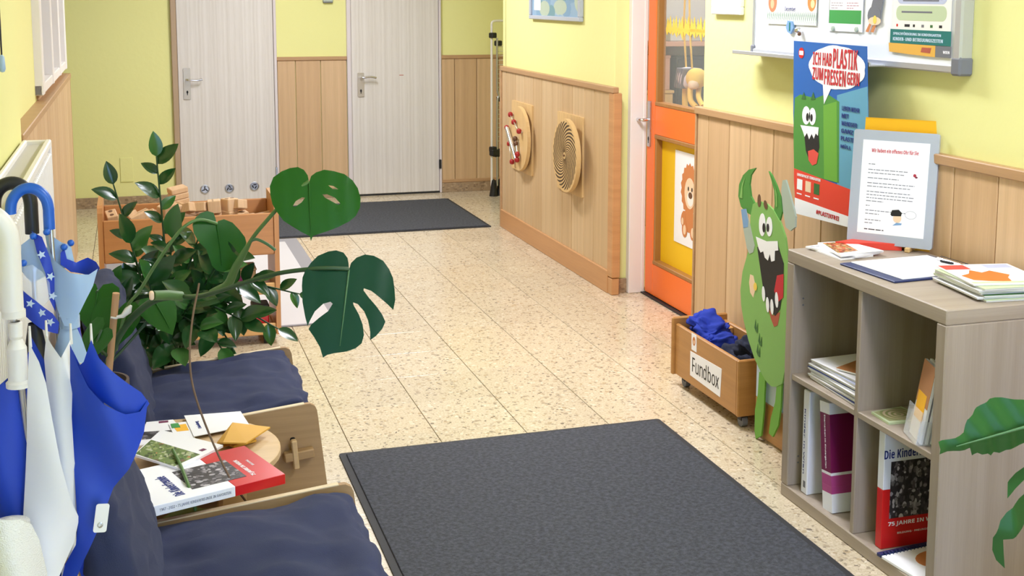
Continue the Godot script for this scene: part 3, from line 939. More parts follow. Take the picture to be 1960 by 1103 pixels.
	for s in [-1, 1]:
		ink(l, "arm", oval(cz + s * 0.062, 0.455, 0.026, 0.04, 16, s * 0.4), M["lion"], f * 1.6, FACE_LEFT)
		ink(l, "foot", oval(cz + s * 0.045, 0.405, 0.03, 0.04), M["lion"], f * 1.9, FACE_LEFT)
		ink(l, "sole", oval(cz + s * 0.045, 0.402, 0.016, 0.024), M["lion_light"], f * 2.2, FACE_LEFT)
		ink(l, "paw", oval(cz + s * 0.068, 0.44, 0.012, 0.018), M["lion_light"], f * 2.5, FACE_LEFT)
	ink(l, "face", oval(cz + 0.005, 0.585, 0.058, 0.075), M["lion_light"], f * 1.7, FACE_LEFT)
	ink(l, "muzzle", oval(cz + 0.012, 0.56, 0.034, 0.036), M["paper_cream"], f * 2.0, FACE_LEFT)
	ink(l, "nose", oval(cz + 0.014, 0.577, 0.022, 0.016), M["brown"], f * 2.4, FACE_LEFT)
	for s in [-1, 1]:
		ink(l, "eye", oval(cz + 0.01 + s * 0.02, 0.606, 0.007, 0.011, 12), M["print_black"], f * 2.1, FACE_LEFT)

func floor_mat(label: String, x0: float, x1: float, z0: float, z1: float):
	var t := thing("floor_mat", label, "mat", Vector3((x0 + x1) / 2, 0, (z0 + z1) / 2))
	var w := (x1 - x0) / 2
	var d := (z1 - z0) / 2
	put(t, "rubber_border", slab(rounded(-w, -d, w, d, 0.012), 0.005), M["rubber"], Vector3.ZERO, FACE_UP)
	span(t, "carpet_pile", Vector3(-w + 0.022, 0.004, -d + 0.022), Vector3(w - 0.022, 0.010, d - 0.022), M["carpet"], 0.003)

func mats_and_cart():
	floor_mat("large charcoal floor mat in front of the grey-brown shelf", 0.6, 1.752, -3.952, -2.1)
	floor_mat("charcoal floor mat in front of the white doors at the back", 0.6, 2.21, -8.936, -7.742)
	var g := thing("play_mat", "flat light grey play mat with a darker border beside the toy cart", "mat", Vector3(0, 0, 0))
	span(g, "border", Vector3(-0.2, 0, -7.70), Vector3(0.93, 0.008, -5.62), M["play_mat_border"], 0.003)
	span(g, "surface", Vector3(-0.1, 0.002, -7.60), Vector3(0.848, 0.0095, -5.625), M["play_mat"], 0.002)
	# toy cart on castors
	var x0 := -0.165
	var x1 := 0.572
	var za := -5.66
	var zb := -5.345
	var c := thing("toy_cart", "beech toy cart on castors with an upper tray of wooden blocks", "cart", Vector3(0, 0, 0))
	for s in [[x0, x0 + 0.02], [x1 - 0.02, x1]]:
		var o := put(c, "side_panel", slab(PackedVector2Array([Vector2(za, 0.045), Vector2(zb, 0.045), Vector2(zb, 0.615), Vector2(zb - 0.01, 0.635), Vector2(zb - 0.03, 0.645), Vector2(za, 0.645)]), s[1] - s[0]), M["beech"], Vector3(s[1], 0, 0), FACE_LEFT)
		o.set_meta("label", "beech side panel")
	span(c, "tray_front", Vector3(x0 + 0.02, 0.40, zb - 0.018), Vector3(x1 - 0.02, 0.582, zb - 0.004), M["beech_level"], 0.004)
	span(c, "tray_back", Vector3(x0 + 0.02, 0.40, za + 0.004), Vector3(x1 - 0.02, 0.60, za + 0.018), M["beech_level"], 0.004)
	span(c, "tray_bottom", Vector3(x0 + 0.02, 0.40, za + 0.018), Vector3(x1 - 0.02, 0.412, zb - 0.018), M["beech_level"], 0.002)
	span(c, "shelf_lip", Vector3(x0 + 0.02, 0.225, zb - 0.018), Vector3(x1 - 0.02, 0.275, zb - 0.004), M["beech_edge"], 0.004)
	span(c, "shelf_board", Vector3(x0 + 0.02, 0.225, za + 0.01), Vector3(x1 - 0.02, 0.237, zb - 0.018), M["beech_level"], 0.002)
	span(c, "bottom_lip", Vector3(x0 + 0.02, 0.045, zb - 0.018), Vector3(x1 - 0.02, 0.095, zb - 0.004), M["beech_edge"], 0.004)
	span(c, "bottom_board", Vector3(x0 + 0.02, 0.045, za + 0.01), Vector3(x1 - 0.02, 0.057, zb - 0.018), M["beech_level"], 0.002)
	for x in [x0 + 0.06, x1 - 0.06]:
		for z in [za + 0.05, zb - 0.04]:
			var w := put(c, "castor", tube([Vector3(-0.012, 0, 0), Vector3(0.012, 0, 0)], 0.022, 14), M["black"], Vector3(x, 0.022, z))
			put(w, "fork", cbox(Vector3(0.03, 0.024, 0.03)), M["dark_metal"], Vector3(0, 0.012, 0))
	# blocks heaped in the tray
	var kinds := [Vector3(0.056, 0.056, 0.056), Vector3(0.09, 0.036, 0.045), Vector3(0.052, 0.04, 0.05), Vector3(0.07, 0.045, 0.045), Vector3(0.11, 0.022, 0.05)]
	var spots := []
	for i in 50:
		var px := -0.11 + (i % 13) * 0.053 + rng.randf_range(-0.012, 0.012)
		var lay := i / 13
		var heap := 0.0
		if px > 0.1 and px < 0.45:
			heap = 0.025
		spots.append(Vector3(px, 0.448 + lay * 0.043 + heap * lay * 0.35, [-5.44, -5.56, -5.5, -5.47][lay] + rng.randf_range(-0.025, 0.025)))
	for i in spots.size():
		var k := rng.randi() % kinds.size()
		var b := thing("building_block", "small natural wood building block heaped in the cart's upper tray", "block", spots[i], "wooden blocks in the toy cart")
		b.basis = turn(Vector3(rng.randf_range(-0.35, 0.35), rng.randf() * TAU, rng.randf_range(-0.35, 0.35)))
		put(b, "block", cbox(kinds[k], 0.003), M["block_wood"])
		if i % 3 == 0:
			for s in [-1.0, 1.0]:
				put(b, "hole", slab(oval(s * kinds[k].x * 0.25, 0, 0.009, 0.009, 10), 0.0008), M["brown"], Vector3(0, kinds[k].y / 2, 0), FACE_UP)
		else:
			put(b, "groove", cbox(Vector3(kinds[k].x * 0.98, 0.0012, 0.006), 0.0003), M["mdf"], Vector3(0, kinds[k].y / 2, 0.004))
	var tall := thing("tower_block", "three stacked flat wood blocks standing highest in the toy cart", "block", Vector3(0.165, 0.645, -5.52))
	tall.rotation = Vector3(0.1, 0.35, 0.15)
	for k in 3:
		put(tall, "block", cbox(Vector3(0.075, 0.024, 0.055), 0.003), M["block_wood"], Vector3(0, k * 0.0255 - 0.02, 0))
	# toys on the lower shelves
	var rb := thing("red_toy_box", "small red toy box on the cart's bottom shelf", "toy", Vector3(0.49, 0.0575, -5.43))
	put(rb, "box", cbox(Vector3(0.07, 0.085, 0.09), 0.005), M["red"], Vector3(0, 0.043, 0))
	put(rb, "lid", cbox(Vector3(0.074, 0.03, 0.094), 0.005), M["black"], Vector3(0, 0.1, 0))
	var toys := [["pink_toy_brick", "pale pink toy brick with a round eye on the cart's bottom shelf", Vector3(0.20, 0.058, -5.40), Vector3(0.07, 0.06, 0.06), "lion_light"], ["orange_toy_wedge", "orange toy wedge on the cart's bottom shelf", Vector3(0.12, 0.058, -5.42), Vector3(0.08, 0.05, 0.06), "orange"], ["beige_toy_crate", "beige toy crate on the cart's middle shelf", Vector3(0.40, 0.238, -5.47), Vector3(0.15, 0.09, 0.14), "mdf"], ["white_toy_box", "white toy box on the cart's middle shelf", Vector3(0.10, 0.238, -5.47), Vector3(0.2, 0.11, 0.15), "paper"]]
	for q in toys:
		var o := thing(q[0], q[1], "toy", q[2])
		var s: Vector3 = q[3]
		put(o, "body", cbox(s, 0.006), M[q[4]], Vector3(0, s.y / 2, 0))
		put(o, "stud", lathe([Vector2(0.001, 0.008), Vector2(0.012, 0.008), Vector2(0.014, 0.0)], 14), M["binder_purple"], Vector3(0.01, s.y * 0.6, s.z / 2), Basis(Vector3(1, 0, 0), Vector3(0, 0, 1), Vector3(0, -1, 0)))
		put(o, "rim", cbox(Vector3(s.x + 0.006, 0.008, s.z + 0.006), 0.002), M[q[4]], Vector3(0, s.y, 0))

func seat(label: String, zf: float, zn: float, sd: int):
	var t := thing("low_armchair", label, "chair", Vector3(0, 0, 0), "low plywood armchairs with navy cushions")
	var prof := PackedVector2Array([Vector2(-0.03, 0.305), Vector2(-0.005, 0.0), Vector2(0.06, 0.0), Vector2(0.085, 0.03), Vector2(0.40, 0.03), Vector2(0.425, 0.0), Vector2(0.502, 0.0), Vector2(0.466, 0.328), Vector2(0.460, 0.342), Vector2(0.446, 0.350), Vector2(0.43, 0.3495)])
	for z in [zf, zn]:
		var p := put(t, "side_panel", slab(prof, 0.016), M["mdf"], Vector3(0, 0, z - 0.016))
		var edge := []
		for k in [[-0.03, 0.305], [0.43, 0.3495]]:
			edge.append(Vector3(k[0], k[1], 0.008))
		put(p, "pale_edge", cbox(Vector3((edge[1] - edge[0]).length(), 0.003, 0.0164), 0.0004), M["ply_edge"], (edge[0] + edge[1]) * 0.5 + Vector3(0, 0.0006, 0), turn(Vector3(0, 0, (edge[1] - edge[0]).angle_to(Vector3.RIGHT))))
		var s := 1.0 if z == zn else -1.0
		var zz := 0.016 if z == zn else 0.0
		put(p, "slot", slab(rounded(0.387, 0.243, 0.402, 0.256, 0.006), 0.0008), M["black"], Vector3(0, 0, zz + (0.0 if s > 0 else -0.0008)))
		put(p, "tenon", cbox(Vector3(0.085, 0.026, 0.03), 0.003), M["mdf"], Vector3(0.410, 0.208, zz + s * 0.015), turn(Vector3(0, 0, 0.1)))
		put(p, "wedge", cbox(Vector3(0.016, 0.085, 0.022), 0.003), M["table_wood"], Vector3(0.398, 0.213, zz + s * 0.022), turn(Vector3(0, 0, 0.08)))
	var w := zn - zf - 0.02
	var mid := (zn + zf) / 2 - 0.008
	var tilt := turn(Vector3(0, 0, 0.096))
	put(t, "seat_board", cbox(Vector3(0.44, 0.016, w + 0.01), 0.003), M["mdf"], Vector3(0.22, 0.205, mid), tilt)
	put(t, "seat_cushion", pillow(Vector3(0.475, 0.115, w), 0.035, 30, Vector3(0.012, 0.016, 0.0), 0.02, 6.0, sd), M["navy"], Vector3(0.215, 0.272, mid), tilt)
	var lean := turn(Vector3(0, 0, 0.27))
	put(t, "back_board", cbox(Vector3(0.016, 0.45, w), 0.003), M["mdf"], Vector3(-0.115, 0.40, mid), lean)
	put(t, "back_cushion", pillow(Vector3(0.085, 0.42, w + 0.01), 0.03, 24, Vector3(0.012, 0.0, 0.0), 0.016, 6.0, sd + 3), M["navy_back"], Vector3(-0.068, 0.455, mid), lean)

func sheet_on(parent: Node, n: String, pts: Array, y: float, th: float, mat: Material) -> MeshInstance3D:
	var p := PackedVector2Array()
	for q in pts:
		p.append(Vector2(q[0], -q[1]))
	return put(parent, n, slab(p, th), mat, Vector3(0, y, 0), FACE_UP)

func crowd_photo(w: int, h: int) -> Image:
	var im := blank(w, h, rgb(52, 48, 54))
	for k in int(w * h / 90.0):
		var g := rng.randf()
		var c := rgb(40, 36, 42).lerp(rgb(196, 190, 196), pow(g, 2.2))
		dot(im, rng.randf() * w, rng.randf() * h, rng.randf_range(2.5, 9), rng.randf_range(3, 12), c)
	return im

func garden_photo(w: int, h: int) -> Image:
	var im := blank(w, h, rgb(112, 132, 72))
	for k in int(w * h / 50.0):
		var cs := [rgb(84, 112, 52), rgb(146, 160, 96), rgb(70, 84, 52), rgb(180, 186, 150), rgb(196, 120, 84), rgb(120, 92, 74)]
		dot(im, rng.randf() * w, rng.randf() * h, rng.randf_range(1, 7), rng.randf_range(1, 4), cs[rng.randi() % (4 if rng.randf() < 0.85 else 6)])
	return im

func seating():
	seat("far low plywood armchair with navy cushions beside the toy cart", -4.06, -3.46, 4)
	seat("near low plywood armchair with navy cushions at the bottom of the photo", -2.84, -2.24, 12)
	var t := thing("round_table", "low round wooden table between the two armchairs", "table", Vector3(0.07, 0, -3.195))
	put(t, "table_top", lathe([Vector2(0.0005, 0.345), Vector2(0.256, 0.345), Vector2(0.261, 0.341), Vector2(0.262, 0.327), Vector2(0.257, 0.322), Vector2(0.0005, 0.322)], 56), M["table_wood"])
	put(t, "leg_board", cbox(Vector3(0.40, 0.32, 0.018), 0.003), M["mdf"], Vector3(0, 0.16, 0), turn(Vector3(0, 0.5, 0)))
	put(t, "leg_board", cbox(Vector3(0.40, 0.32, 0.018), 0.003), M["mdf"], Vector3(0, 0.16, 0), turn(Vector3(0, 0.5 + PI / 2, 0)))
	# the big book
	var b := thing("large_book", "large white and red book with a crowd photo lying on the round table", "book", Vector3(0.118, 0.346, -2.955))
	b.rotation.y = 0.33
	var hw := 0.163
	var hd := 0.117
	span(b, "pages", Vector3(-hw + 0.004, 0.002, -hd + 0.003), Vector3(hw - 0.004, 0.022, hd - 0.004), M["paper_edges"], 0.001)
	span(b, "cover_white", Vector3(-hw, 0.021, -hd), Vector3(0.036, 0.025, hd), M["paper"], 0.001)
	span(b, "cover_red", Vector3(0.036, 0.021, -hd), Vector3(hw, 0.025, hd), M["red"], 0.001)
	span(b, "back_cover", Vector3(-hw, 0.0, -hd), Vector3(hw, 0.003, hd), M["red"], 0.001)
	span(b, "spine_white", Vector3(-hw, 0.0, hd - 0.003), Vector3(0.036, 0.025, hd + 0.002), M["paper"], 0.001)
	span(b, "spine_red", Vector3(0.036, 0.0, hd - 0.003), Vector3(hw, 0.025, hd + 0.002), M["red"], 0.001)
	# print runs across the book: its top is at the left end, so turn the lettering
	var up := Vector3(0, 0.0252, 0)
	var side := Basis(Vector3(0, 0, -1), Vector3(-1, 0, 0), Vector3(0, 1, 0))
	put(b, "photo", slab(rect(-0.078, -0.082, 0.052, 0.052), 0.0004), print_mat(crowd_photo(160, 160)), up, side)
	words(b, "title", "Die Kinderfreunde", Rect2(-0.095, 0.075, 0.135, 0.026), up, side, M["print_navy"], true)
	words(b, "subtitle", "75 JAHRE IN WIEN", Rect2(-0.082, -0.108, 0.115, 0.013), up, side, M["paper"], true)
	words(b, "subtitle", "BILDUNG", Rect2(-0.02, -0.128, 0.04, 0.006), up, side, M["paper"])
	put(b, "red_badge", slab(oval(0.07, 0.135, 0.014, 0.014), 0.0004), M["red"], up, side)
	words(b, "badge_mark", "KF", Rect2(0.063, 0.130, 0.014, 0.010), up + Vector3(0, 0.0004, 0), side, M["paper"], true)
	words(b, "spine_text", "1947 - 2022 • 75 JAHRE KINDERFREUNDE IN FAVORITEN", Rect2(-0.145, 0.008, 0.17, 0.008), Vector3(0, 0, hd + 0.002), FACE_FRONT, M["print_grey"])
	# leaflets
	var l := thing("leaflet", "green and white garden leaflet lying on the large book", "leaflet", Vector3(0, 0.3715, 0))
	sheet_on(l, "pages", [[-0.035, -3.121], [0.034, -3.284], [0.181, -3.12], [0.069, -2.994]], 0.0, 0.006, M["paper"])
	var gp := sheet_on(l, "cover_photo", [[-0.031, -3.123], [0.008, -3.213], [0.122, -3.07], [0.058, -3.008]], 0.006, 0.0006, print_mat(garden_photo(160, 90)))
	gp.set_meta("label", "green garden photo")
	sheet_on(l, "logo", [[0.128, -3.09], [0.14, -3.1], [0.132, -3.11], [0.12, -3.1]], 0.006, 0.0006, M["binder_purple"])
	sheet_on(l, "logo", [[0.066, -3.02], [0.078, -3.03], [0.07, -3.04], [0.058, -3.03]], 0.006, 0.0006, M["binder_purple"])
	var l2 := thing("leaflet", "white leaflet with a city photo at the back of the round table", "leaflet", Vector3(0, 0.3455, 0))
	sheet_on(l2, "pages", [[-0.028, -3.257], [-0.002, -3.44], [0.068, -3.44], [0.102, -3.294]], 0.0, 0.004, M["paper"])
	sheet_on(l2, "cover_photo", [[-0.02, -3.30], [-0.01, -3.36], [0.083, -3.35], [0.096, -3.30]], 0.004, 0.0006, print_mat(crowd_photo(120, 60)))
	sheet_on(l2, "logo", [[0.03, -3.42], [0.055, -3.42], [0.055, -3.435], [0.03, -3.435]], 0.004, 0.0006, M["binder_purple"])
	var l3 := thing("leaflet", "small colourful leaflet tucked beside the white card on the table", "leaflet", Vector3(0, 0.350, 0))
	sheet_on(l3, "pages", [[0.055, -3.40], [0.104, -3.405], [0.118, -3.27], [0.07, -3.27]], 0.0, 0.002, M["paper"])
	sheet_on(l3, "yellow_patch", [[0.065, -3.38], [0.1, -3.385], [0.106, -3.33], [0.075, -3.33]], 0.002, 0.0005, M["card_yellow"])
	sheet_on(l3, "green_patch", [[0.06, -3.395], [0.08, -3.397], [0.085, -3.36], [0.063, -3.36]], 0.0026, 0.0005, M["print_green"])
	var cd := thing("white_card", "white folded card with blue handwriting on the round table", "card", Vector3(0, 0.353, 0))
	sheet_on(cd, "card", [[0.098, -3.45], [0.250, -3.44], [0.264, -3.315], [0.116, -3.272]], 0.0, 0.0015, M["paper"])
	words(cd, "writing", "Einladung", Rect2(-0.03, -0.006, 0.06, 0.012), Vector3(0.132, 0.0016, -3.36), Basis(Vector3(-0.13, 0, -1).normalized(), Vector3(-1, 0, 0.13).normalized(), Vector3(0, 1, 0)), M["print_navy"], true)
	var ev := thing("envelope", "mustard yellow envelope standing slightly open on the round table", "envelope", Vector3(0, 0, 0))
	var st := SurfaceTool.new()
	st.begin(Mesh.PRIMITIVE_TRIANGLES)
	var q := [Vector3(0.218, 0.372, -3.302), Vector3(0.312, 0.368, -3.247), Vector3(0.239, 0.374, -3.129), Vector3(0.183, 0.374, -3.15), Vector3(0.171, 0.356, -3.205)]
	var u := []
	for p in q:
		u.append(p - Vector3(0, 0.004, 0))
	for i in [1, 2, 3]:
		tri(st, q[0], q[i], q[i + 1], Vector3.UP)
		tri(st, u[0], u[i], u[i + 1], Vector3.DOWN)
	for i in 5:
		quad(st, q[i], q[(i + 1) % 5], u[(i + 1) % 5], u[i], (q[i] + q[(i + 1) % 5]) * 0.5 - Vector3(0.23, 0.37, -3.21))
	put(ev, "paper", st.commit(), M["envelope"])
	put(ev, "flap", slab(PackedVector2Array([Vector2(-0.02, 0), Vector2(0.02, 0), Vector2(0, 0.025)]), 0.001), M["envelope"], Vector3(0.20, 0.352, -3.18), turn(Vector3(-PI / 2, 0.4, 0)))
	put(ev, "lower_fold", cbox(Vector3(0.07, 0.008, 0.07), 0.002), M["envelope"], Vector3(0.225, 0.351, -3.215), turn(Vector3(0, 0.5, 0)))

# ---------------------------------------------------------------- shelf unit on the right
func shelf_unit():
	var x0 := 1.84
	var x1 := 2.208
	var za := -3.225
	var zb := -2.459
	var t := thing("cube_shelf", "grey-brown wood-grain cube shelf with four compartments against the right wall", "shelf", Vector3.ZERO)
	span(t, "top_board", Vector3(x0, 0.726, za), Vector3(x1, 0.765, zb), M["shelf_wood_level"], 0.003)
	span(t, "bottom_board", Vector3(x0, 0.0, za), Vector3(x1, 0.039, zb), M["shelf_wood_level"], 0.003)
	span(t, "side_board", Vector3(x0, 0.039, za), Vector3(x1, 0.726, za + 0.039), M["shelf_wood"], 0.003)
	span(t, "side_board", Vector3(x0, 0.039, zb - 0.039), Vector3(x1, 0.726, zb), M["shelf_wood"], 0.003)
	span(t, "divider", Vector3(x0 + 0.004, 0.039, -2.847), Vector3(x1, 0.726, -2.829), M["shelf_wood"], 0.002)
	for s in [[za + 0.039, -2.847], [-2.829, zb - 0.039]]:
		span(t, "shelf_board", Vector3(x0 + 0.004, 0.373, s[0]), Vector3(x1, 0.391, s[1]), M["shelf_wood_level"], 0.002)
	for p in [[0.62, za + 0.039], [0.60, za + 0.039], [0.13, za + 0.039], [0.11, za + 0.039]]:
		put(t, "screw_cap", tube([Vector3(0, 0, -0.0005), Vector3(0, 0, 0.0008)], 0.003, 8), M["print_grey"], Vector3(x0 + 0.035, p[0], p[1]))
	# magazines, upper left
	for k in 8:
		var m := thing("magazine", "thin magazine in the pile in the shelf's upper left compartment", "magazine", Vector3(1.975 + rng.randf_range(-0.006, 0.006), 0.392 + k * 0.0078, -2.99 + rng.randf_range(-0.008, 0.008)), "magazines in the upper left compartment")
		m.rotation.y = rng.randf_range(-0.06, 0.06)
		span(m, "pages", Vector3(-0.105, 0, -0.135), Vector3(0.105, 0.0072, 0.135), M["paper_edges" if k % 2 else "binder_white"], 0.0015)
		span(m, "cover", Vector3(-0.106, 0.0062, -0.136), Vector3(0.106, 0.0075, 0.136), M[["folder_navy", "paper", "lavender", "paper"][k % 4]], 0.0004)
	var m9 := thing("magazine", "brown and dark magazine lying askew on top of the upper left pile", "magazine", Vector3(2.0, 0.456, -2.965))
	m9.rotation = Vector3(0.02, 0.45, 0)
	span(m9, "pages", Vector3(-0.1, 0, -0.08), Vector3(0.1, 0.005, 0.1), M["paper"], 0.001)
	span(m9, "cover", Vector3(-0.1, 0.0045, -0.08), Vector3(0.1, 0.006, 0.1), print_mat(autumn(120, 100)), 0.0004)
	# binders, lower left
	var w := thing("white_binder", "white binder with a printed spine in the lower left compartment", "binder", Vector3(1.862, 0.0395, -3.105))
	span(w, "cover", Vector3(0, 0, -0.032), Vector3(0.25, 0.318, 0.0), M["binder_white"], 0.002)
	span(w, "spine", Vector3(-0.003, 0, -0.0335), Vector3(0.006, 0.318, 0.0015), M["binder_white"], 0.003)
	words(w, "spine_text", "Kinder in Wien", Rect2(-0.26, -0.004, 0.2, 0.007), Vector3(-0.0032, 0.0, -0.02), Basis(Vector3(0, -1, 0), Vector3(0, 0, 1), Vector3(-1, 0, 0)), M["print_navy"])
	span(w, "label_square", Vector3(-0.0036, 0.02, -0.02), Vector3(-0.003, 0.04, -0.008), M["print_grey"], 0.0001)
	var b := thing("purple_binder", "purple box binder with white bands leaning in the lower left compartment", "binder", Vector3(1.86, 0.0415, -2.962))
	b.rotation = Vector3(-0.115, 0, 0)
	var bands := [[0.0, 0.055, "binder_white"], [0.055, 0.077, "binder_mid"], [0.077, 0.108, "binder_mid"], [0.108, 0.116, "binder_white"], [0.116, 0.285, "binder_purple"], [0.285, 0.318, "binder_white"]]
	for q in bands:
		span(b, "band", Vector3(0.0, q[0], -0.052), Vector3(0.25, q[1], 0.0), M[q[2]], 0.0006)
	words(b, "spine_text", "Elternarbeit im Kindergarten", Rect2(-0.28, -0.003, 0.155, 0.008), Vector3(-0.0004, 0.0, -0.028), Basis(Vector3(0, -1, 0), Vector3(0, 0, 1), Vector3(-1, 0, 0)), M["paper"])
	# red and white book, lower right
	var k := thing("upright_book", "white and red book with a crowd photo standing in the lower right compartment", "book", Vector3(1.862, 0.0395, -2.722))
	span(k, "cover_white", Vector3(0, 0.166, -0.028), Vector3(0.24, 0.33, 0), M["binder_white"], 0.0015)
	span(k, "cover_red", Vector3(0, 0, -0.028), Vector3(0.24, 0.166, 0), M["red"], 0.0015)
	put(k, "photo", slab(rect(0.022, 0.084, 0.2, 0.243), 0.0005), print_mat(crowd_photo(210, 190)), Vector3(0, 0, 0.0002))
	words(k, "title", "Die Kinderfreunde", Rect2(0.0, 0.252, 0.19, 0.026), Vector3(0, 0, 0.0002), FACE_FRONT, M["print_navy"], true)
	words(k, "subtitle", "75 JAHRE IN WIEN", Rect2(0.02, 0.060, 0.17, 0.014), Vector3(0, 0, 0.0002), FACE_FRONT, M["paper"], true)
	words(k, "subtitle", "BILDUNG · FREUNDSCHAFT", Rect2(0.05, 0.038, 0.13, 0.005), Vector3(0, 0, 0.0002), FACE_FRONT, M["paper"])
	# spiral calendar
	var c := thing("spiral_calendar", "spiral bound calendar with a brown picture lying in the lower right compartment", "calendar", Vector3(1.842, 0.0395, -2.59))
	c.rotation.y = 0.1
	span(c, "pages", Vector3(0.0, 0, -0.085), Vector3(0.27, 0.008, 0.06), M["paper"], 0.001)
	span(c, "binding_strip", Vector3(0.0, 0.0, -0.105), Vector3(0.27, 0.009, -0.088), M["folder_navy"], 0.001)
	for i in 22:
		put(c, "ring", tube(curve([Vector3(0, 0.003, -0.088), Vector3(0, 0.013, -0.092), Vector3(0, 0.013, -0.083), Vector3(0, 0.007, -0.08)], 2), 0.0014, 5), M["folder_navy"], Vector3(0.012 + i * 0.0117, 0, 0))
	put(c, "picture", slab(oval(0.12, 0.0, 0.07, 0.05, 22), 0.0006), M["lion"], Vector3(0.01, 0.008, -0.01), FACE_UP)
	# patterned booklet and leaflet holder, upper right
	var p := thing("patterned_booklet", "green and beige booklet lying in the upper right compartment", "booklet", Vector3(0, 0.3915, 0))
	sheet_on(p, "pages", [[1.868, -2.80], [1.972, -2.814], [1.98, -2.70], [1.862, -2.71]], 0.0, 0.006, M["sage"])
	sheet_on(p, "cover_picture", [[1.872, -2.795], [1.965, -2.808], [1.972, -2.71], [1.872, -2.72]], 0.006, 0.0005, print_mat(rings(96, 96)))
	var h := thing("leaflet_holder", "clear acrylic leaflet holder in the upper right compartment", "holder", Vector3(1.872, 0.3915, -2.645))
	h.rotation = Vector3(0, -0.3, 0)
	var lean := turn(Vector3(0, 0, -0.16))
	put(h, "front_plate", cbox(Vector3(0.003, 0.085, 0.1), 0.0005), M["clear_acrylic"], Vector3(0.0, 0.045, 0.05), lean)
	put(h, "back_plate", cbox(Vector3(0.003, 0.2, 0.1), 0.0005), M["clear_acrylic"], Vector3(0.06, 0.1, 0.05), lean)
	put(h, "side_plate", cbox(Vector3(0.055, 0.06, 0.003), 0.0005), M["clear_acrylic"], Vector3(0.025, 0.032, 0.099), lean)
	put(h, "side_plate", cbox(Vector3(0.055, 0.06, 0.003), 0.0005), M["clear_acrylic"], Vector3(0.025, 0.032, 0.001), lean)
	put(h, "base_plate", cbox(Vector3(0.06, 0.003, 0.1), 0.0005), M["clear_acrylic"], Vector3(0.028, 0.002, 0.05))
	for i in 4:
		var f := thing("folded_leaflet", "folded leaflet standing in the clear holder in the shelf", "leaflet", Vector3(1.880 + i * 0.0125, 0.396, -2.642 + i * 0.004), "leaflets in the acrylic holder")
		f.rotation = Vector3(0.02, -0.3, 0)
		var g := Node3D.new()
		g.name = "sheet"
		g.basis = lean
		f.add_child(g, true)
		put(g, "paper", cbox(Vector3(0.008, 0.2, 0.088), 0.001), M["binder_white"], Vector3(0, 0.1, 0.05))
		if i == 0:
			put(g, "cover_picture", cbox(Vector3(0.0008, 0.11, 0.087), 0.0001), print_mat(autumn(80, 110)), Vector3(-0.0044, 0.145, 0.05))
			put(g, "yellow_panel", cbox(Vector3(0.001, 0.07, 0.06), 0.0001), M["card_yellow"], Vector3(-0.0048, 0.085, 0.045))

func autumn(w: int, h: int) -> Image:
	var im := blank(w, h, rgb(178, 120, 74))
	var cs := [rgb(206, 150, 84), rgb(150, 70, 40), rgb(226, 190, 140), rgb(92, 62, 40), rgb(214, 96, 60), rgb(120, 130, 60)]
	for k in int(w * h / 45.0):
		dot(im, rng.randf() * w, rng.randf() * h, rng.randf_range(2, 9), rng.randf_range(2, 7), cs[rng.randi() % cs.size()])
	return im

func rings(w: int, h: int) -> Image:
	var im := blank(w, h, rgb(160, 160, 116))
	for k in 7:
		dot(im, w * 0.55, h * 0.5, w * 0.5 * (1.0 - k / 7.0), h * 0.5 * (1.0 - k / 7.0), rgb(188, 170, 140) if k % 2 else rgb(132, 138, 84))
	return im

